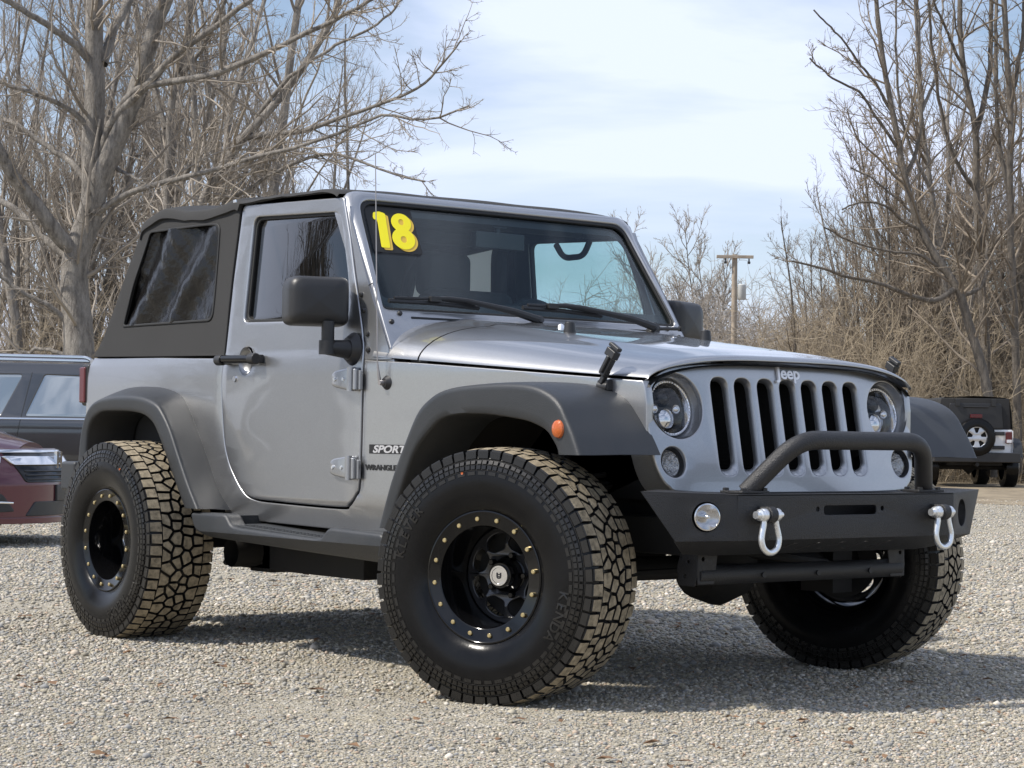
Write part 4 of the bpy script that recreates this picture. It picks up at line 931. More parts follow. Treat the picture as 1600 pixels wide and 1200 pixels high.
def tubes(name, sets, m, parent=None):
    CO, FA, base = [], [], 0
    for pts, rad, k in sets:
        n, m1, _ = pts.shape; t = np.gradient(pts, axis=1); t = norm(t); ref = np.zeros_like(t); ref[..., 0] = 1; par = np.abs(t[..., 0]) > .9; ref[par] = (0, 1, 0)
        ref0 = np.repeat(ref[:, :1], m1, 1); u = norm(np.cross(t, ref0)); v = np.cross(t, u); an = np.arange(k)*2*math.pi/k
        V = pts[:, :, None]+rad[:, :, None, None]*(u[:, :, None]*np.cos(an)[None, None, :, None]+v[:, :, None]*np.sin(an)[None, None, :, None])
        CO.append(V.reshape(-1, 3)); ii = (np.arange(n)[:, None, None]*m1+np.arange(m1-1)[None, :, None])*k; j = np.arange(k)[None, None]; j2 = (j+1) % k
        FA.append(np.stack([ii+j, ii+j2, ii+k+j2, ii+k+j], -1).reshape(-1, 4)+base); base += n*m1*k
    co = np.concatenate(CO); fa = np.concatenate(FA); me = bpy.data.meshes.new(name); me.vertices.add(len(co)); me.vertices.foreach_set('co', co.astype(np.float32).ravel())
    me.loops.add(fa.size); me.loops.foreach_set('vertex_index', fa.astype(np.int32).ravel()); me.polygons.add(len(fa)); me.polygons.foreach_set('loop_start', np.arange(len(fa), dtype=np.int32)*4)
    me.update(); me.polygons.foreach_set('use_smooth', [True]*len(fa)); me.materials.append(m); o = bpy.data.objects.new(name, me); return link(o, parent)
def limb(P, d0, d1, w0, w1, m=26, jit=.0, rng=None, org=None):
    """a limb drawn from photo pixels at its real distance; w in pixels"""
    Q = crom([(*p,) for p in P], 8); Q = np.array(Q); s = np.concatenate([[0], np.cumsum(np.linalg.norm(np.diff(Q, axis=0), axis=1))]); s /= s[-1]; t = np.linspace(0, 1, m+1)
    X = np.interp(t, s, Q[:, 0]); Y = np.interp(t, s, Q[:, 1]); D = d0+(d1-d0)*t
    pts = np.array([at(x, y, d) for x, y, d in zip(X, Y, D)])
    if rng is not None: pts += np.cumsum(rng.normal(0, jit, (m+1, 3)), 0)*np.linspace(0, 1, m+1)[:, None]**.5
    return pts, (w0+(w1-w0)*t**.8)*D/FOC/2
def traced_tree(label, base, limbs, seed, bark, twig, dens=(9, 7, 5), rmin=(.012, .006, .004), lf=.34, group=None, trop=.05, ext=None):
    rng = np.random.default_rng(seed); org = base; root = empty('tree', base); tag(root, label, 'tree', group)
    A = [limb(*l, rng=rng, jit=.015) for l in limbs]; pts = np.stack([a[0] for a in A]); rad = np.stack([a[1] for a in A])
    o = np.array(org)
    ln = np.linalg.norm(np.diff(pts, axis=1), axis=2).sum(1)
    tubes('trunk', [(pts-o, rad, 12)], bark, root)
    c1 = kids(rng, pts, rad, dens[0]*ln/3.0, .16, 1.0, (28, 70), (lf*.5, lf*1.15), .42, rmin[0]); c1 = (c1[0], c1[1], np.minimum(c1[2], 2.4), np.minimum(c1[3], .010+.011*np.minimum(c1[2], 2.4))); p1, r1 = grow(rng, *c1, 7, .13, trop)
    c2 = kids(rng, p1, r1, dens[1], .12, 1, (25, 62), (.28, .6), .5, rmin[1]); p2, r2 = grow(rng, *c2, 5, .15, trop)
    S3 = [(p1-o, r1, 5), (p2-o, r2, 4)]
    if dens[2]:
        c3 = kids(rng, p2, r2, dens[2], .1, 1, (25, 60), (.3, .6), .55, rmin[2]); p3, r3 = grow(rng, *c3, 3, .18, trop); S3.append((p3-o, r3, 3))
    tubes('crown', S3, twig, root); return root
G0 = gnd(115, 30)
traced_tree('big bare grey tree with a forked trunk and long sweeping limbs behind the black vehicle', G0, [
    ([(112, 790), (116, 640), (121, 540), (116, 430), (124, 375), (143, 320), (146, 225), (150, 125), (150, 0), (150, -180)], 30, 30, 62, 20),
    ([(143, 330), (160, 275), (182, 225), (215, 150), (248, 45), (266, 0), (300, -120)], 30, 29.5, 36, 18),
    ([(165, 215), (190, 165), (225, 135), (320, 117), (400, 90), (480, 55), (575, 10), (660, -40)], 30, 27.5, 14, 5),
    ([(160, 240), (172, 193), (210, 145), (265, 80), (320, 35), (365, 0), (430, -60)], 30, 28.5, 15, 7),
    ([(148, 105), (120, 75), (80, 45), (35, 18), (0, 0), (-60, -30)], 30, 29, 14, 7),
    ([(160, 100), (175, 60), (200, 15), (222, -60)], 30, 31, 18, 10),
    ([(140, 200), (110, 172), (75, 155), (0, 130), (-70, 105)], 30, 29, 10, 5), ([(138, 290), (115, 258), (75, 228), (0, 190), (-60, 160)], 30, 31, 11, 6),
    ([(122, 395), (95, 370), (62, 322), (25, 270), (0, 228), (-70, 140)], 30, 29, 28, 14), ([(118, 410), (85, 385), (45, 345), (0, 305), (-60, 260)], 30, 31, 14, 8),
    ([(150, 335), (180, 313), (210, 300), (280, 281), (350, 265), (430, 240), (505, 220), (590, 190), (650, 200), (725, 182)], 30, 27.5, 11, 3),
    ([(112, 515), (90, 492), (50, 466), (0, 437), (-50, 415)], 30, 29.5, 10, 5), ([(115, 560), (80, 545), (40, 550), (0, 552)], 30, 30.5, 8, 4),
    ([(178, 260), (200, 275), (225, 290), (240, 310)], 30, 29.6, 7, 3)], 11, M['bark'], M['twig'], dens=(12, 7, 4), rmin=(.011, .0052, .0036))
G1 = gnd(300, 35)
traced_tree('leaning bare tree right of the forked one, limbs reaching over the soft top', G1, [
    ([(290, 770), (292, 600), (298, 430), (312, 320), (345, 260), (372, 218), (430, 150), (500, 50), (528, -20), (560, -120)], 35, 34, 24, 8),
    ([(372, 218), (420, 208), (480, 200), (575, 165), (670, 120), (718, 55)], 34.5, 32.5, 11, 2.5), ([(330, 290), (352, 240), (365, 170), (392, 90), (420, 0), (440, -80)], 35, 36, 12, 5),
    ([(400, 185), (450, 120), (520, 75), (590, 40), (640, 0)], 34.5, 33, 8, 3), ([(318, 315), (380, 300), (440, 262), (520, 240), (600, 262), (660, 280)], 35, 33, 8, 3)], 12, M['bark'], M['twig'], dens=(12, 7, 4), rmin=(.011, .0055, .004))
G2 = gnd(256, 38)
traced_tree('straight sunlit bare tree standing close behind the leaning tree', G2, [
    ([(256, 765), (257, 480), (258, 310), (262, 150), (285, 50), (305, -100)], 38, 38, 19, 9), ([(260, 200), (240, 130), (232, 40), (225, -80)], 38, 38.5, 10, 6), ([(266, 140), (330, 60), (370, -40)], 38, 37, 9, 5), ([(258, 330), (310, 235), (345, 120), (370, 0)], 38, 37, 9, 5)], 13, M['bark'], M['twig'], dens=(12, 7, 3.4), rmin=(.012, .006, .0042))
dk = dict(bark=M['bark_dark'], twig=M['twig_dark'], lf=.30, rmin=(.013, .0075, .0055))
traced_tree('crooked dark bare tree right of the utility pole with a bent leaning trunk', gnd(1552, 45), [
    ([(1556, 745), (1546, 640), (1538, 590), (1512, 505), (1494, 450), (1455, 395), (1425, 330), (1408, 260), (1390, 170), (1372, 60), (1360, -80)], 45, 45, 19, 6),
    ([(1494, 450), (1460, 470), (1425, 462), (1380, 445), (1330, 430), (1280, 412), (1240, 400)], 45, 43.5, 10, 3), ([(1500, 462), (1525, 455), (1540, 436), (1556, 380)], 45, 46, 8, 4),
    ([(1440, 360), (1410, 345), (1385, 322), (1350, 318), (1320, 330)], 45, 44, 6, 2.5), ([(1405, 235), (1370, 190), (1335, 150), (1290, 130), (1255, 100)], 45, 44, 6, 2.5), ([(1390, 170), (1350, 110), (1310, 60), (1270, 20)], 45, 44.5, 5, 2.5),
    ([(1412, 280), (1432, 230), (1438, 150), (1428, 60), (1420, -60)], 45, 46, 7, 4), ([(1475, 425), (1440, 400), (1400, 395), (1340, 385), (1290, 360)], 45, 44, 6, 2.5)], 21, dens=(9, 6, 3), **dk)
traced_tree('dark bare tree with two tall bowed stems at the right edge woods', gnd(1542, 47), [
    ([(1545, 745), (1541, 560), (1535, 450), (1526, 300), (1520, 200), (1505, 100), (1499, -80)], 47, 47, 17, 7), ([(1522, 215), (1538, 150), (1545, 60), (1543, -60)], 47, 47.5, 10, 6), ([(1532, 420), (1560, 370), (1592, 350), (1640, 300)], 47, 46, 8, 4),
    ([(1526, 300), (1490, 240), (1470, 150), (1462, 0)], 47, 46, 7, 4), ([(1508, 110), (1478, 60), (1440, -20)], 47, 46, 6, 3)], 22, dens=(8.5, 6, 3), **dk)
traced_tree('slim grey bare tree left of the two bowed stems, trunk nearly straight', gnd(1482, 50), [
    ([(1490, 740), (1482, 520), (1474, 410), (1456, 300), (1440, 175), (1434, 0), (1430, -100)], 50, 50, 12, 6), ([(1456, 300), (1420, 220), (1400, 120), (1395, 0)], 50, 49, 6, 3), ([(1440, 175), (1470, 100), (1480, 0)], 50, 51, 6, 3), ([(1470, 390), (1420, 330), (1370, 290), (1320, 260)], 50, 49, 6, 2.5)], 23, dens=(8, 6, 3), **{**dk, 'bark': M['bark']})
traced_tree('tall bare tree behind the white vehicle at the right border', gnd(1585, 46), [
    ([(1592, 740), (1586, 500), (1580, 350), (1580, 150), (1575, 0), (1570, -100)], 46, 46, 14, 8), ([(1581, 330), (1560, 200), (1556, 100), (1560, -50)], 46, 47, 8, 5), ([(1580, 160), (1600, 60), (1615, -40)], 46, 46, 8, 5)], 24, dens=(8, 6, 3), **dk)
# slender woodland trees: a few grown shapes, each placed as a tree of its own
def grown_tree(seed, h, r0, spread, bark, twig, nb=(26, 6, 4), lean=.03, stems=1, rm=1.15):
    rng = np.random.default_rng(seed)
    p = np.zeros((stems, 3)); p[:, :2] = rng.normal(0, .12*(stems > 1), (stems, 2)); d = np.tile([0, 0, 1.], (stems, 1)); d[:, :2] += rng.normal(0, lean+.16*(stems > 1), (stems, 2))
    P0, R0 = grow(rng, p, d, h*(.8+.3*rng.random(stems)), np.full(stems, r0), 14, .045, .03, .18)
    P1, R1 = grow(rng, *kids(rng, P0, R0, nb[0], .12, .98, (24, 55), (spread*.6, spread*1.3), .42, .009*rm), 8, .10, .10)
    P2, R2 = grow(rng, *kids(rng, P1, R1, nb[1], .15, 1, (25, 55), (.3, .6), .5, .0050*rm), 5, .13, .08)
    P3, R3 = grow(rng, *kids(rng, P2, R2, nb[2], .1, 1, (25, 55), (.35, .7), .55, .0035*rm), 3, .15, .06)
    root = empty('tree'); tubes('trunk', [(P0, R0, 8)], bark, root); tubes('crown', [(P1, R1, 4), (P2, R2, 3), (P3, R3, 3)], twig, root); return root
PROTO = [grown_tree(31, 13, .10, .22, M['bark'], M['twig'], (28, 7, 5)), grown_tree(32, 15, .12, .25, M['bark'], M['twig'], (28, 7, 5)), grown_tree(33, 11, .09, .20, M['bark'], M['twig'], (26, 7, 5)), grown_tree(34, 9, .08, .30, M['bark'], M['twig'], (26, 8, 4), stems=6), grown_tree(35, 12, .10, .24, M['bark_dark'], M['twig_dark'], (32, 7, 4), rm=1.5), grown_tree(36, 8, .07, .36, M['bark_dark'], M['twig_dark'], (22, 8, 4), stems=4, rm=1.5), grown_tree(37, 9, .075, .30, M['bark_dark'], M['twig'], (34, 9, 4), stems=7, rm=2.3)]
rng = np.random.default_rng(77); used = set()
def plant(k, px, d, sc, label, group):
    o = PROTO[k] if k not in used else copy_tree(PROTO[k]); used.add(k)
    g = gnd(px, d); o.location = g; o.scale = (sc, sc, sc*rng.uniform(.92, 1.1)); o.rotation_euler = (0, 0, rng.uniform(0, 6.28)); tag(o, label, 'tree', group)
for i in range(32):                                   # the wood on the left, thinning out to the right
    px = -60+ (i+rng.uniform(-.6, .6))*18.4; d = rng.uniform(37, 56); k = [0, 1, 2, 0, 1, 3][i % 6]
    sc = rng.uniform(.85, 1.15)*(1 if px < 380 else max(.42, 1-(px-380)/400))
    plant(k, px, d, sc, 'slender bare tree crowding the wood behind the soft-top car', 'slender bare trees in the wood at the left')
for i in range(34):
    px = 1230+(i+rng.uniform(-.6, .6))*12.2; d = rng.uniform(49, 62); k = [4, 5, 2, 4, 5][i % 5]
    sc = rng.uniform(.8, 1.1)*(.55 if px < 1300 else .8 if px < 1380 else 1.15)
    plant(k, px, d, sc, 'bare tree in the scrubby wood right of the utility pole', 'bare trees in the scrubby wood at the right')
plant(6, 1090, 92, 1.06, 'round fan-shaped bare tree just left of the utility pole', None)
def wood_mass(name, spots, seed, m, hfun, rs=1.):
    """a far or tangled wood that reads as one mass"""
    rng = np.random.default_rng(seed); p = np.array(spots); n = len(p); d = np.tile([0, 0, 1.], (n, 1))+rng.normal(0, .28, (n, 3))*np.array([1, 1, .2]); h = hfun(rng, n)
    P0, R0 = grow(rng, p, d, h, .004*rs+.0026*h, 7, .20, .05, .3); P1, R1 = grow(rng, *kids(rng, P0, R0, 9, .05, 1, (25, 80), (.3, .8), .5, .0050*rs), 4, .26, .0); P2, R2 = grow(rng, *kids(rng, P1, R1, 4, .1, 1, (25, 70), (.3, .7), .6, .0042*rs), 3, .25, 0)
    o = tubes(name, [(P0, R0, 3), (P1, R1, 3), (P2, R2, 3)], m); tag(o, kind='stuff'); return o
def spots(n, x0, x1, d0, d1):
    q = rng.random((n, 2)); return [gnd(x0+(x1-x0)*a, d0+(d1-d0)*b) for a, b in q]
wood_mass('brush', spots(1300, -120, 560, 32, 54), 5, M['brush'], lambda r, n: 1.0+2.8*r.random(n)**1.8)
wood_mass('brush', spots(2000, 1195, 1720, 46, 70), 6, M['brush'], lambda r, n: 1.2+3.5*r.random(n)**1.5, 1.3)
wood_mass('woods', spots(1500, 900, 1340, 80, 140), 7, mat('far_wood', (.24, .215, .19), .95, var=.3, vscale=.1, col2=(.42, .38, .33)), lambda r, n: 4.2+3.6*r.random(n), 2.8)
# ground beyond the gravel: bare dirt and dead grass under the woods
V2 = CF[:2]/np.linalg.norm(CF[:2]); R2d = CR[:2]/np.linalg.norm(CR[:2])
def fr(d, w, z): p = CAM[:2]+V2*d+R2d*w; return (p[0], p[1], z)
sheet('dirt_ground', [fr(36, -400, .006), fr(31.5, -60, .006), fr(31, -14, .006), fr(35, -8, .006), fr(40, 2, .006), fr(36, 5, .006), fr(30.5, 6.2, .006), fr(28.5, 7.5, .006), fr(28, 40, .006), fr(28, 400, .006), fr(700, 900, .006), fr(700, -900, .006)], M['shaded_dead_grass'])
# utility pole
b = gnd(1146, 80); pole = empty('utility_pole', b); tag(pole, 'wooden utility pole with one crossarm and a grey transformer, beyond the hood', 'utility pole'); M['pole'] = mat('pole_wood', (.34, .285, .225), .85, var=.3, vscale=3)
bm = bmesh.new(); tube(bm, [(0, 0, 0), (0, 0, 8.1)], [.125, .105], 12); fin('mast', bm, M['pole'], pole)
dirv = Matrix.Rotation(math.atan2(R2d[1], R2d[0]), 4, 'Z')
bm = bmesh.new(); box(bm, dirv @ Vector((0, -.12, 8.0)), (1.42, .10, .12), dirv); fin('crossarm', bm, M['pole'], pole, bevel=.01)
for x in (-.36, .54):
    bm = bmesh.new(); c = dirv @ Vector((x, -.12, 7.93)); tube(bm, [c, c+Vector((0, 0, -.10)), c+Vector((0, 0, -.12)), c+Vector((0, 0, -.20))], [.03, .03, .06, .05], 10); fin('insulator', bm, M['black_plastic'], pole)
bm = bmesh.new(); c = dirv @ Vector((.28, -.05, 6.35)); tube(bm, [c, c+Vector((0, 0, .04)), c+Vector((0, 0, .56)), c+Vector((0, 0, .60))], [.14, .165, .165, .12], 18); tube(bm, [c+Vector((-.03, 0, .6)), c+Vector((-.03, 0, .72))], .03, 8); box(bm, dirv @ Vector((.11, -.03, 6.6)), (.1, .06, .3), dirv)
fin('transformer', bm, mat('transformer_grey', (.48, .49, .48), .5, .2), pole)
# ---------------------------------------------------------------- parked cars behind
def wheel_simple(par, x, y, r, w, s, rimm):
    bm = bmesh.new(); lathe(bm, [(-w*.5, r*.62), (-w*.56, r*.8), (-w*.45, r*.96), (-w*.3, r), (w*.3, r), (w*.45, r*.96), (w*.5, r*.62)], 40, Matrix.Translation((x, y, r-.01)) @ Matrix.Scale(s, 4, (0, 1, 0))); o = fin('wheel', bm, M['rubber'], par)
    bm = plate(circ(0, 0, r*.64, n=40), [rpoly([(a*math.cos(q)-b_*math.sin(q), a*math.sin(q)+b_*math.cos(q)) for a, b_ in ((r*.24, -r*.05), (r*.52, -r*.17), (r*.52, r*.17), (r*.24, r*.05))], r*.05, 3) for q in [k*2*math.pi/5 for k in range(5)]], thick=.02, bev=.006, fmap=lambda u, v, q: (x+u, y-s*(w*.42+q), v+r-.01)); fin('rim', bm, rimm, o)
    bm = bmesh.new(); lathe(bm, [(-w*.2, 0), (-w*.2, r*.63)], 30, Matrix.Translation((x, y, r-.01)) @ Matrix.Scale(s, 4, (0, 1, 0))); fin('brake', bm, M['under'], o)
M['alloy'] = mat('alloy', (.55, .56, .58), .3, .8); M['maroon'] = paint_mat('maroon_paint', (.085, .012, .022), .45, .3, .1); M['black_paint'] = paint_mat('black_paint', (.10, .10, .102), .75, .22, .1); M['white_paint'] = mat('white_paint', (.88, .89, .90), .3, coat=1)
M['head_lens'] = mat('headlight_glass', (.55, .57, .60), .12, .5, coat=1, bump=.8, bscale=30)
M['tint'] = mat('tinted_window', (.02, .022, .022), .03, coat=1, spec=1.0); M['mirror_tint'] = mat('reflective_window', (.46, .48, .47), .04, .8)
def loft_body(name, secs, m, par, smooth=40):
    """secs: list of (x, [(y, z) from the bottom of one side over the top to the other]) joined lengthwise"""
    bm = bmesh.new(); V = grid(bm, [[(x, y, z) for y, z in row] for x, row in secs]); bm.faces.new(V[0][::-1]); bm.faces.new(V[-1]); return fin(name, bm, m, par, smooth=smooth)
def section(w, zb, zs, zt, cr=.04, n=9):
    """half body section: sill, bulged side, shoulder, crowned top"""
    h = [(w*.90, zb), (w*.965, zb+.06), (w, zb+(zs-zb)*.5), (w*.985, zs-.10), (w*.955, zs-.03), (w*.90, zs)]
    t = [(w*.90*k, zs+(zt-zs)*(1-k*k)) for k in np.linspace(.9, 0, n)]
    half = h+t; return half+[(-y, z) for y, z in half[-2::-1]]
# sedan: nose towards the camera's right, parallel to the silver car
e = at(85, 712, 15.7); SED = empty('sedan', (e[0], e[1], 0)); SED.rotation_euler = (0, 0, rad(46)); tag(SED, 'dark maroon sedan with chrome grille, nose showing behind the silver car\'s rear wheel', 'car')
SX = lambda x: x
secs = [(-4.55, section(.62, .42, .80, .86)), (-4.4, section(.80, .34, .90, .98)), (-3.6, section(.90, .24, .93, .99)), (-2.4, section(.92, .22, .92, .95)), (-1.35, section(.92, .22, .91, .96)), (-.7, section(.90, .22, .85, .92)), (-.60, section(.87, .20, .80, .87)), (-.46, section(.76, .22, .75, .84)), (-.32, section(.62, .25, .71, .80)), (-.18, section(.45, .27, .67, .765))]
sb = loft_body('body', secs, M['maroon'], SED)
cab = [(-4.0, [(.70, .93), (.66, .98), (.5, 1.0), (0, 1.02)]), (-3.4, [(.74, .93), (.64, 1.28), (.5, 1.34), (0, 1.36)]), (-2.6, [(.76, .92), (.62, 1.36), (.5, 1.43), (0, 1.46)]), (-2.0, [(.76, .92), (.62, 1.34), (.5, 1.42), (0, 1.45)]), (-1.1, [(.74, .92), (.70, .95), (.5, .96), (0, .97)])]
loft_body('cabin', [(x, r+[(-y, z) for y, z in r[-2::-1]]) for x, r in cab], M['tint'], SED)
loft_body('roof', [(x, [(.60, z0), (.48, z1), (0, z1+.03), (-.48, z1), (-.60, z0), (0, z0-.02)]) for x, z0, z1 in ((-3.35, 1.30, 1.355), (-2.6, 1.375, 1.445), (-2.05, 1.365, 1.435))], M['maroon'], SED)
def nose(y, z, o=.0):                       # sedan nose surface
    a = min(abs(y)/.80, 1); return .075+o-.40*a**2.6-.16*max(0, (z-.45)/.3)**1.6
def npl(name, pts, m, par, o=.006, th=.02, cut=.05, r=0): return fin(name, plate(rpoly(pts, r) if r else pts, thick=th, bev=.004, fmap=lambda u, v, w: (nose(u, v, o)+w, u, v), cut_u=cut, cut_v=.05), m, par, smooth=50)
npl('bumper_skin', [(-.80, .20), (.80, .20), (.84, .45), (.82, .70), (.52, .72), (-.52, .72), (-.82, .70), (-.84, .45)], M['maroon'], SED, -.005, .20, r=.04)
gr = npl('grille', [(-.50, .47), (.50, .47), (.58, .70), (-.58, .70)], M['gloss_black'], SED, .004, r=.03)
for z in (.49, .52, .55): npl('grille_bar', [(-.49, z), (.49, z), (.49, z+.012), (-.49, z+.012)], M['black_plastic'], gr, .014, .012)
npl('chrome_bar', [(-.56, .60), (.56, .60), (.60, .665), (-.60, .665)], M['chrome'], gr, .020, .03, r=.02); npl('chrome_bar', [(-.62, .69), (.62, .69), (.66, .712), (-.66, .712)], M['chrome'], gr, .014, .02)
fin('emblem', vmap(text_bm('H', .15, .012, .012), lambda x, y, z: (nose(x, .66, .045)+z, x*1.1, .585+y)), M['chrome'], gr)
npl('licence_bracket', [(-.16, .33), (.16, .33), (.16, .45), (-.16, .45)], M['black_plastic'], SED, .012)
npl('lower_grille', [(-.50, .225), (.50, .225), (.42, .33), (-.42, .33)], M['black_plastic'], SED, .006, r=.02)
npl('lip', [(-.82, .17), (.82, .17), (.82, .215), (-.82, .215)], M['maroon'], SED, .03, .05, r=.015)
for s in (-1, 1):
    h_ = npl('headlight', [(s*.60, .665), (s*.64, .60), (s*.84, .60), (s*.90, .66), (s*.86, .74), (s*.66, .715)], M['head_lens'], SED, .010, .02, .04, r=.02)
    npl('fog_recess', [(s*.58, .26), (s*.80, .25), (s*.80, .40), (s*.66, .39)], M['black_plastic'], SED, .006, r=.02); npl('fog_trim', [(s*.60, .315), (s*.82, .325), (s*.82, .345), (s*.60, .33)], M['chrome'], SED, .018, .012)
for x in (-.95, -3.65):
    for y, s in ((-.78, 1), (.78, -1)): wheel_simple(SED, x, y, .33, .21, s, M['alloy'])
# black people carrier behind it
e = at(130, 640, 22.5); SUV = empty('sport_utility_vehicle', (e[0], e[1], 0)); SUV.rotation_euler = (0, 0, rad(54)); SUV.scale = (.92, .92, .92); tag(SUV, 'glossy black tall vehicle with roof rails, side windows showing behind the maroon sedan', 'car')
def sy(z): return .93-max(0, z-1.02)*.20-max(0, .7-z)*.04
def sfm(off, s): return lambda u, v, w: (u, -s*(sy(v)+off+w), v)
body = rpoly([(2.3, .45), (2.45, .70), (2.30, .95), (1.35, 1.06), (.62, 1.62), (.30, 1.70), (-1.5, 1.72), (-2.15, 1.66), (-2.45, 1.05), (-2.48, .45)], .08, 5)
wq = [rpoly([(-.50, 1.10), (.20, 1.10), (.17, 1.56), (-.30, 1.575)], .03, 4), rpoly([(-1.95, 1.10), (-.78, 1.10), (-.55, 1.575), (-1.80, 1.56)], .04, 4), rpoly([(.30, 1.10), (1.15, 1.10), (.60, 1.54), (.28, 1.56)], .03, 4)]
for s in (1, -1):
    bp_ = fin('body_side', plate(body, wq, thick=.05, bev=.012, fmap=sfm(0, s), cut_v=.06), M['black_paint'], SUV, smooth=35)
    for k in wq: fin('window', plate(k, thick=.01, bev=.002, fmap=sfm(-.010, s)), M['mirror_tint'], bp_)
    fin('belt_trim', plate([(-2.2, 1.062), (1.25, 1.062), (1.25, 1.082), (-2.2, 1.082)], thick=.012, bev=.004, fmap=sfm(.010, s)), M['chrome'], bp_)
    fin('door_gap', plate([(-.66, .5), (-.652, .5), (-.44, 1.6), (-.448, 1.6)], thick=.003, bev=.0005, fmap=sfm(.001, s), cut_v=.06), M['seal'], bp_)
    bm = bmesh.new(); tube(bm, fillet([(.25, -s*.63, 1.70), (.15, -s*.63, 1.785), (-1.45, -s*.63, 1.80), (-1.75, -s*.63, 1.70)], .12), .022, 10); fin('roof_rail', bm, M['chrome'], SUV)
    for x in (1.45, -1.45): wheel_simple(SUV, x, -s*.80, .36, .24, s, M['alloy'])
bm = bmesh.new(); rows = []
for x, z in crom([(2.44, .70), (2.30, .97), (1.35, 1.08), (.62, 1.63), (.30, 1.715), (-.6, 1.745), (-1.5, 1.735), (-2.15, 1.67), (-2.45, 1.05), (-2.48, .45)], 4): rows.append([(x, y*(sy(z)-.02), z-.05*abs(y)**3) for y in np.linspace(-1, 1, 15)])
grid(bm, rows); fin('roof', bm, M['black_paint'], SUV, smooth=50)
bm = bmesh.new(); box(bm, (0, 0, .55), (4.6, 1.6, .3)); box(bm, (-.7, 0, 1.1), (2.6, 1.5, .9)); fin('floor_pan', bm, M['under'], SUV)
# white off-road car seen from behind
dW = 41.5; e = gnd(1524, dW); ray_ = e[:2]-CAM[:2]; hd = math.atan2(ray_[1], ray_[0])+rad(13)
WJ = empty('off_road_car', e); WJ.rotation_euler = (0, 0, hd); tag(WJ, 'white off-road car with black hardtop and rear spare wheel, parked before the woods', 'car')
bm = plate(rpoly([(-.74, .60), (.74, .60), (.76, .85), (.75, 1.16), (-.75, 1.16), (-.76, .85)], .03), thick=.04, bev=.01, fmap=lambda u, v, w: (-w, u, v))
for s in (-1, 1): box(bm, (1.6, s*.74, .86), (3.2, .05, .56))
box(bm, (3.0, 0, 1.05), (1.3, 1.3, .14)); fin('body', bm, M['white_paint'], WJ)
bm = bmesh.new(); grid(bm, [[(x+.05*(q), y*k, z) for y, z, k, q in ((-.75, 1.165, 1, 0), (-.73, 1.5, 1, 0), (-.68, 1.76, 1, .5), (-.6, 1.80, 1, 1), (0, 1.83, 1, 1), (.6, 1.80, 1, 1), (.68, 1.76, 1, .5), (.73, 1.5, 1, 0), (.75, 1.165, 1, 0))] for x in (-.02, .02, 1.0, 1.75)])
hard = fin('hardtop', bm, M['fabric'], WJ)
fin('back_glass', plate(rpoly([(-.56, 1.17), (.56, 1.17), (.52, 1.68), (-.52, 1.68)], .05), thick=.03, bev=.008, fmap=lambda u, v, w: (-.03-w, u, v)), M['tint2'] if 'tint2' in M else M['black_plastic'], hard)
bm = plate([(-.72, 1.16), (.72, 1.16), (.68, 1.78), (-.68, 1.78)], thick=.03, bev=.01, fmap=lambda u, v, w: (.0-w, u, v)); fin('back_frame', bm, M['fabric'], hard)
for y in (-.36, .36):
    bm = bmesh.new(); box(bm, (-.055, y, 1.69), (.03, .09, .14)); fin('glass_hinge', bm, M['black_plastic'], hard, bevel=.008)
bm = bmesh.new(); tube(bm, [(-.07, -.25, 1.60), (-.07, .25, 1.605)], .014, 6); fin('wiper', bm, M['seal'], hard)
bm = bmesh.new(); box(bm, (-.10, 0, 1.42), (.05, .24, .075)); fin('brake_light', bm, M['red_lens'], WJ, bevel=.01)
bm = bmesh.new(); lathe(bm, [(-.11, .21), (-.12, .30), (-.10, .36), (-.05, .385), (.05, .385), (.10, .36), (.11, .21)], 40, Matrix.Translation((-.17, .02, 1.00)) @ Matrix.Rotation(rad(90), 4, 'Z') @ Matrix.Scale(-1, 4, (0, 1, 0))); spw = fin('spare_wheel', bm, M['rubber'], WJ)
bm = plate(circ(0, 0, .235, n=36), [rpoly([(a*math.cos(q)-b_*math.sin(q), a*math.sin(q)+b_*math.cos(q)) for a, b_ in ((.09, -.02), (.19, -.055), (.19, .055), (.09, .02))], .015, 3) for q in [k*2*math.pi/5+.3 for k in range(5)]], thick=.03, bev=.008, fmap=lambda u, v, w: (-.25-w, u+.02, v+1.0)); fin('rim', bm, M['alloy'], spw)
bm = bmesh.new(); lathe(bm, [(0, 0), (0, .23)], 30, Matrix.Translation((-.20, .02, 1.0)) @ Matrix.Rotation(rad(90), 4, 'Z')); fin('wheel_back', bm, M['under'], spw)
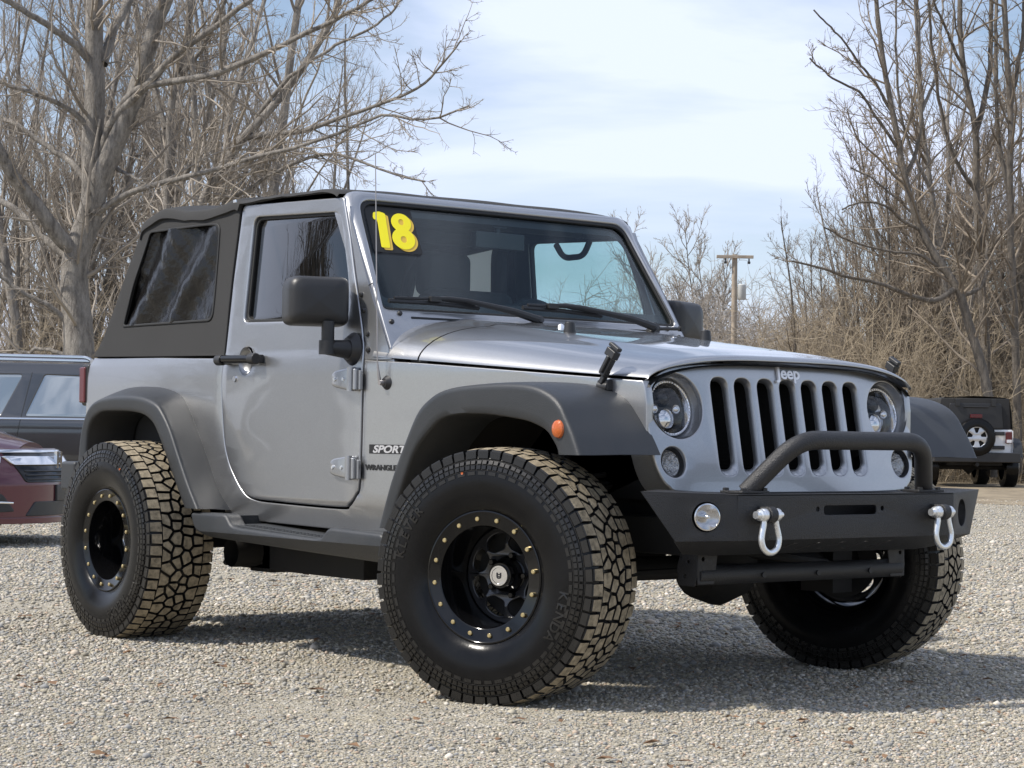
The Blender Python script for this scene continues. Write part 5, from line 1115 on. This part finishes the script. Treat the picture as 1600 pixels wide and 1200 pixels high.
for s in (-1, 1):
    bm = bmesh.new(); box(bm, (-.05, s*.665, 1.00), (.06, .13, .23)); t_ = fin('tail_light', bm, M['red_lens'], WJ, bevel=.012)
    bm = bmesh.new(); box(bm, (-.075, s*.665, .93), (.03, .10, .06)); fin('reverse_lens', bm, M['white_mark'], t_)
    for z in (.80, 1.08):
        bm = bmesh.new(); box(bm, (-.06, s*.40, z), (.05, .36, .075)); fin('gate_hinge', bm, M['black_plastic'], WJ, bevel=.012)
    bm = bmesh.new(); rows = []
    for x, z in crom([(-.10, .62), (-.02, .90), (.25, .99), (.75, .99), (1.0, .88), (1.15, .62)], 3): rows.append([(x, s*.76, z), (x, s*.93, z-.01), (x, s*.94, z-.08)])
    grid(bm, rows); fin('fender_flare', bm, M['flare'], WJ)
    for x in (.55, 2.95): wheel_simple(WJ, x, s*.80, .41, .27, -s, M['gloss_black'])
    bm = bmesh.new(); box(bm, (1.9, s*1.0, 1.27), (.10, .2, .17)); tube(bm, [(1.9, s*.75, 1.15), (1.9, s*.95, 1.18)], .03, 8); fin('side_mirror', bm, M['black_plastic'], WJ, bevel=.02)
bm = bmesh.new(); box(bm, (-.14, 0, .60), (.20, 1.72, .20)); fin('rear_bumper', bm, M['black_plastic'], WJ, bevel=.02)
bm = bmesh.new(); tube(bm, [(.55, -.8, .40), (.55, .8, .40)], .05, 8); box(bm, (1.5, 0, .50), (3.0, 1.1, .12)); lathe(bm, [(-.12, .05), (0, .16), (.12, .05)], 12, Matrix.Translation((.55, 0, .40))); tube(bm, [(-.05, 0, .46), (-.22, 0, .46)], .04, 8); fin('chassis', bm, M['under'], WJ)
bm = bmesh.new(); box(bm, (1.75, 0, 1.45), (.02, 1.3, .55), Matrix.Rotation(rad(-20), 4, 'Y')); fin('windshield', bm, M['tint'], WJ)
# trees standing out of frame on the near side: they show as reflections in the side glass and paint
for k, (x, y, sc) in enumerate(((-15, -9.5, 1.3), (-22, -13, 1.1), (-24, -19, 1.1), (-10, -20, 1.0), (-31, -17, 1.2), (-16, -24, 1.1), (-38, -26, 1.2), (-6, -25, 1.), (-19, -11.6, 1.0), (-12.4, -7.7, .8), (-27, -16.9, 1.2))):
    o = copy_tree(PROTO[(3, 1, 4, 0)[k % 4]]); o.location = (x, y, 0); o.scale = (sc, sc, sc); o.rotation_euler = (0, 0, k*1.7); tag(o, 'bare tree on the near side of the lot, seen only as a reflection', 'tree', 'bare trees on the near side of the lot')
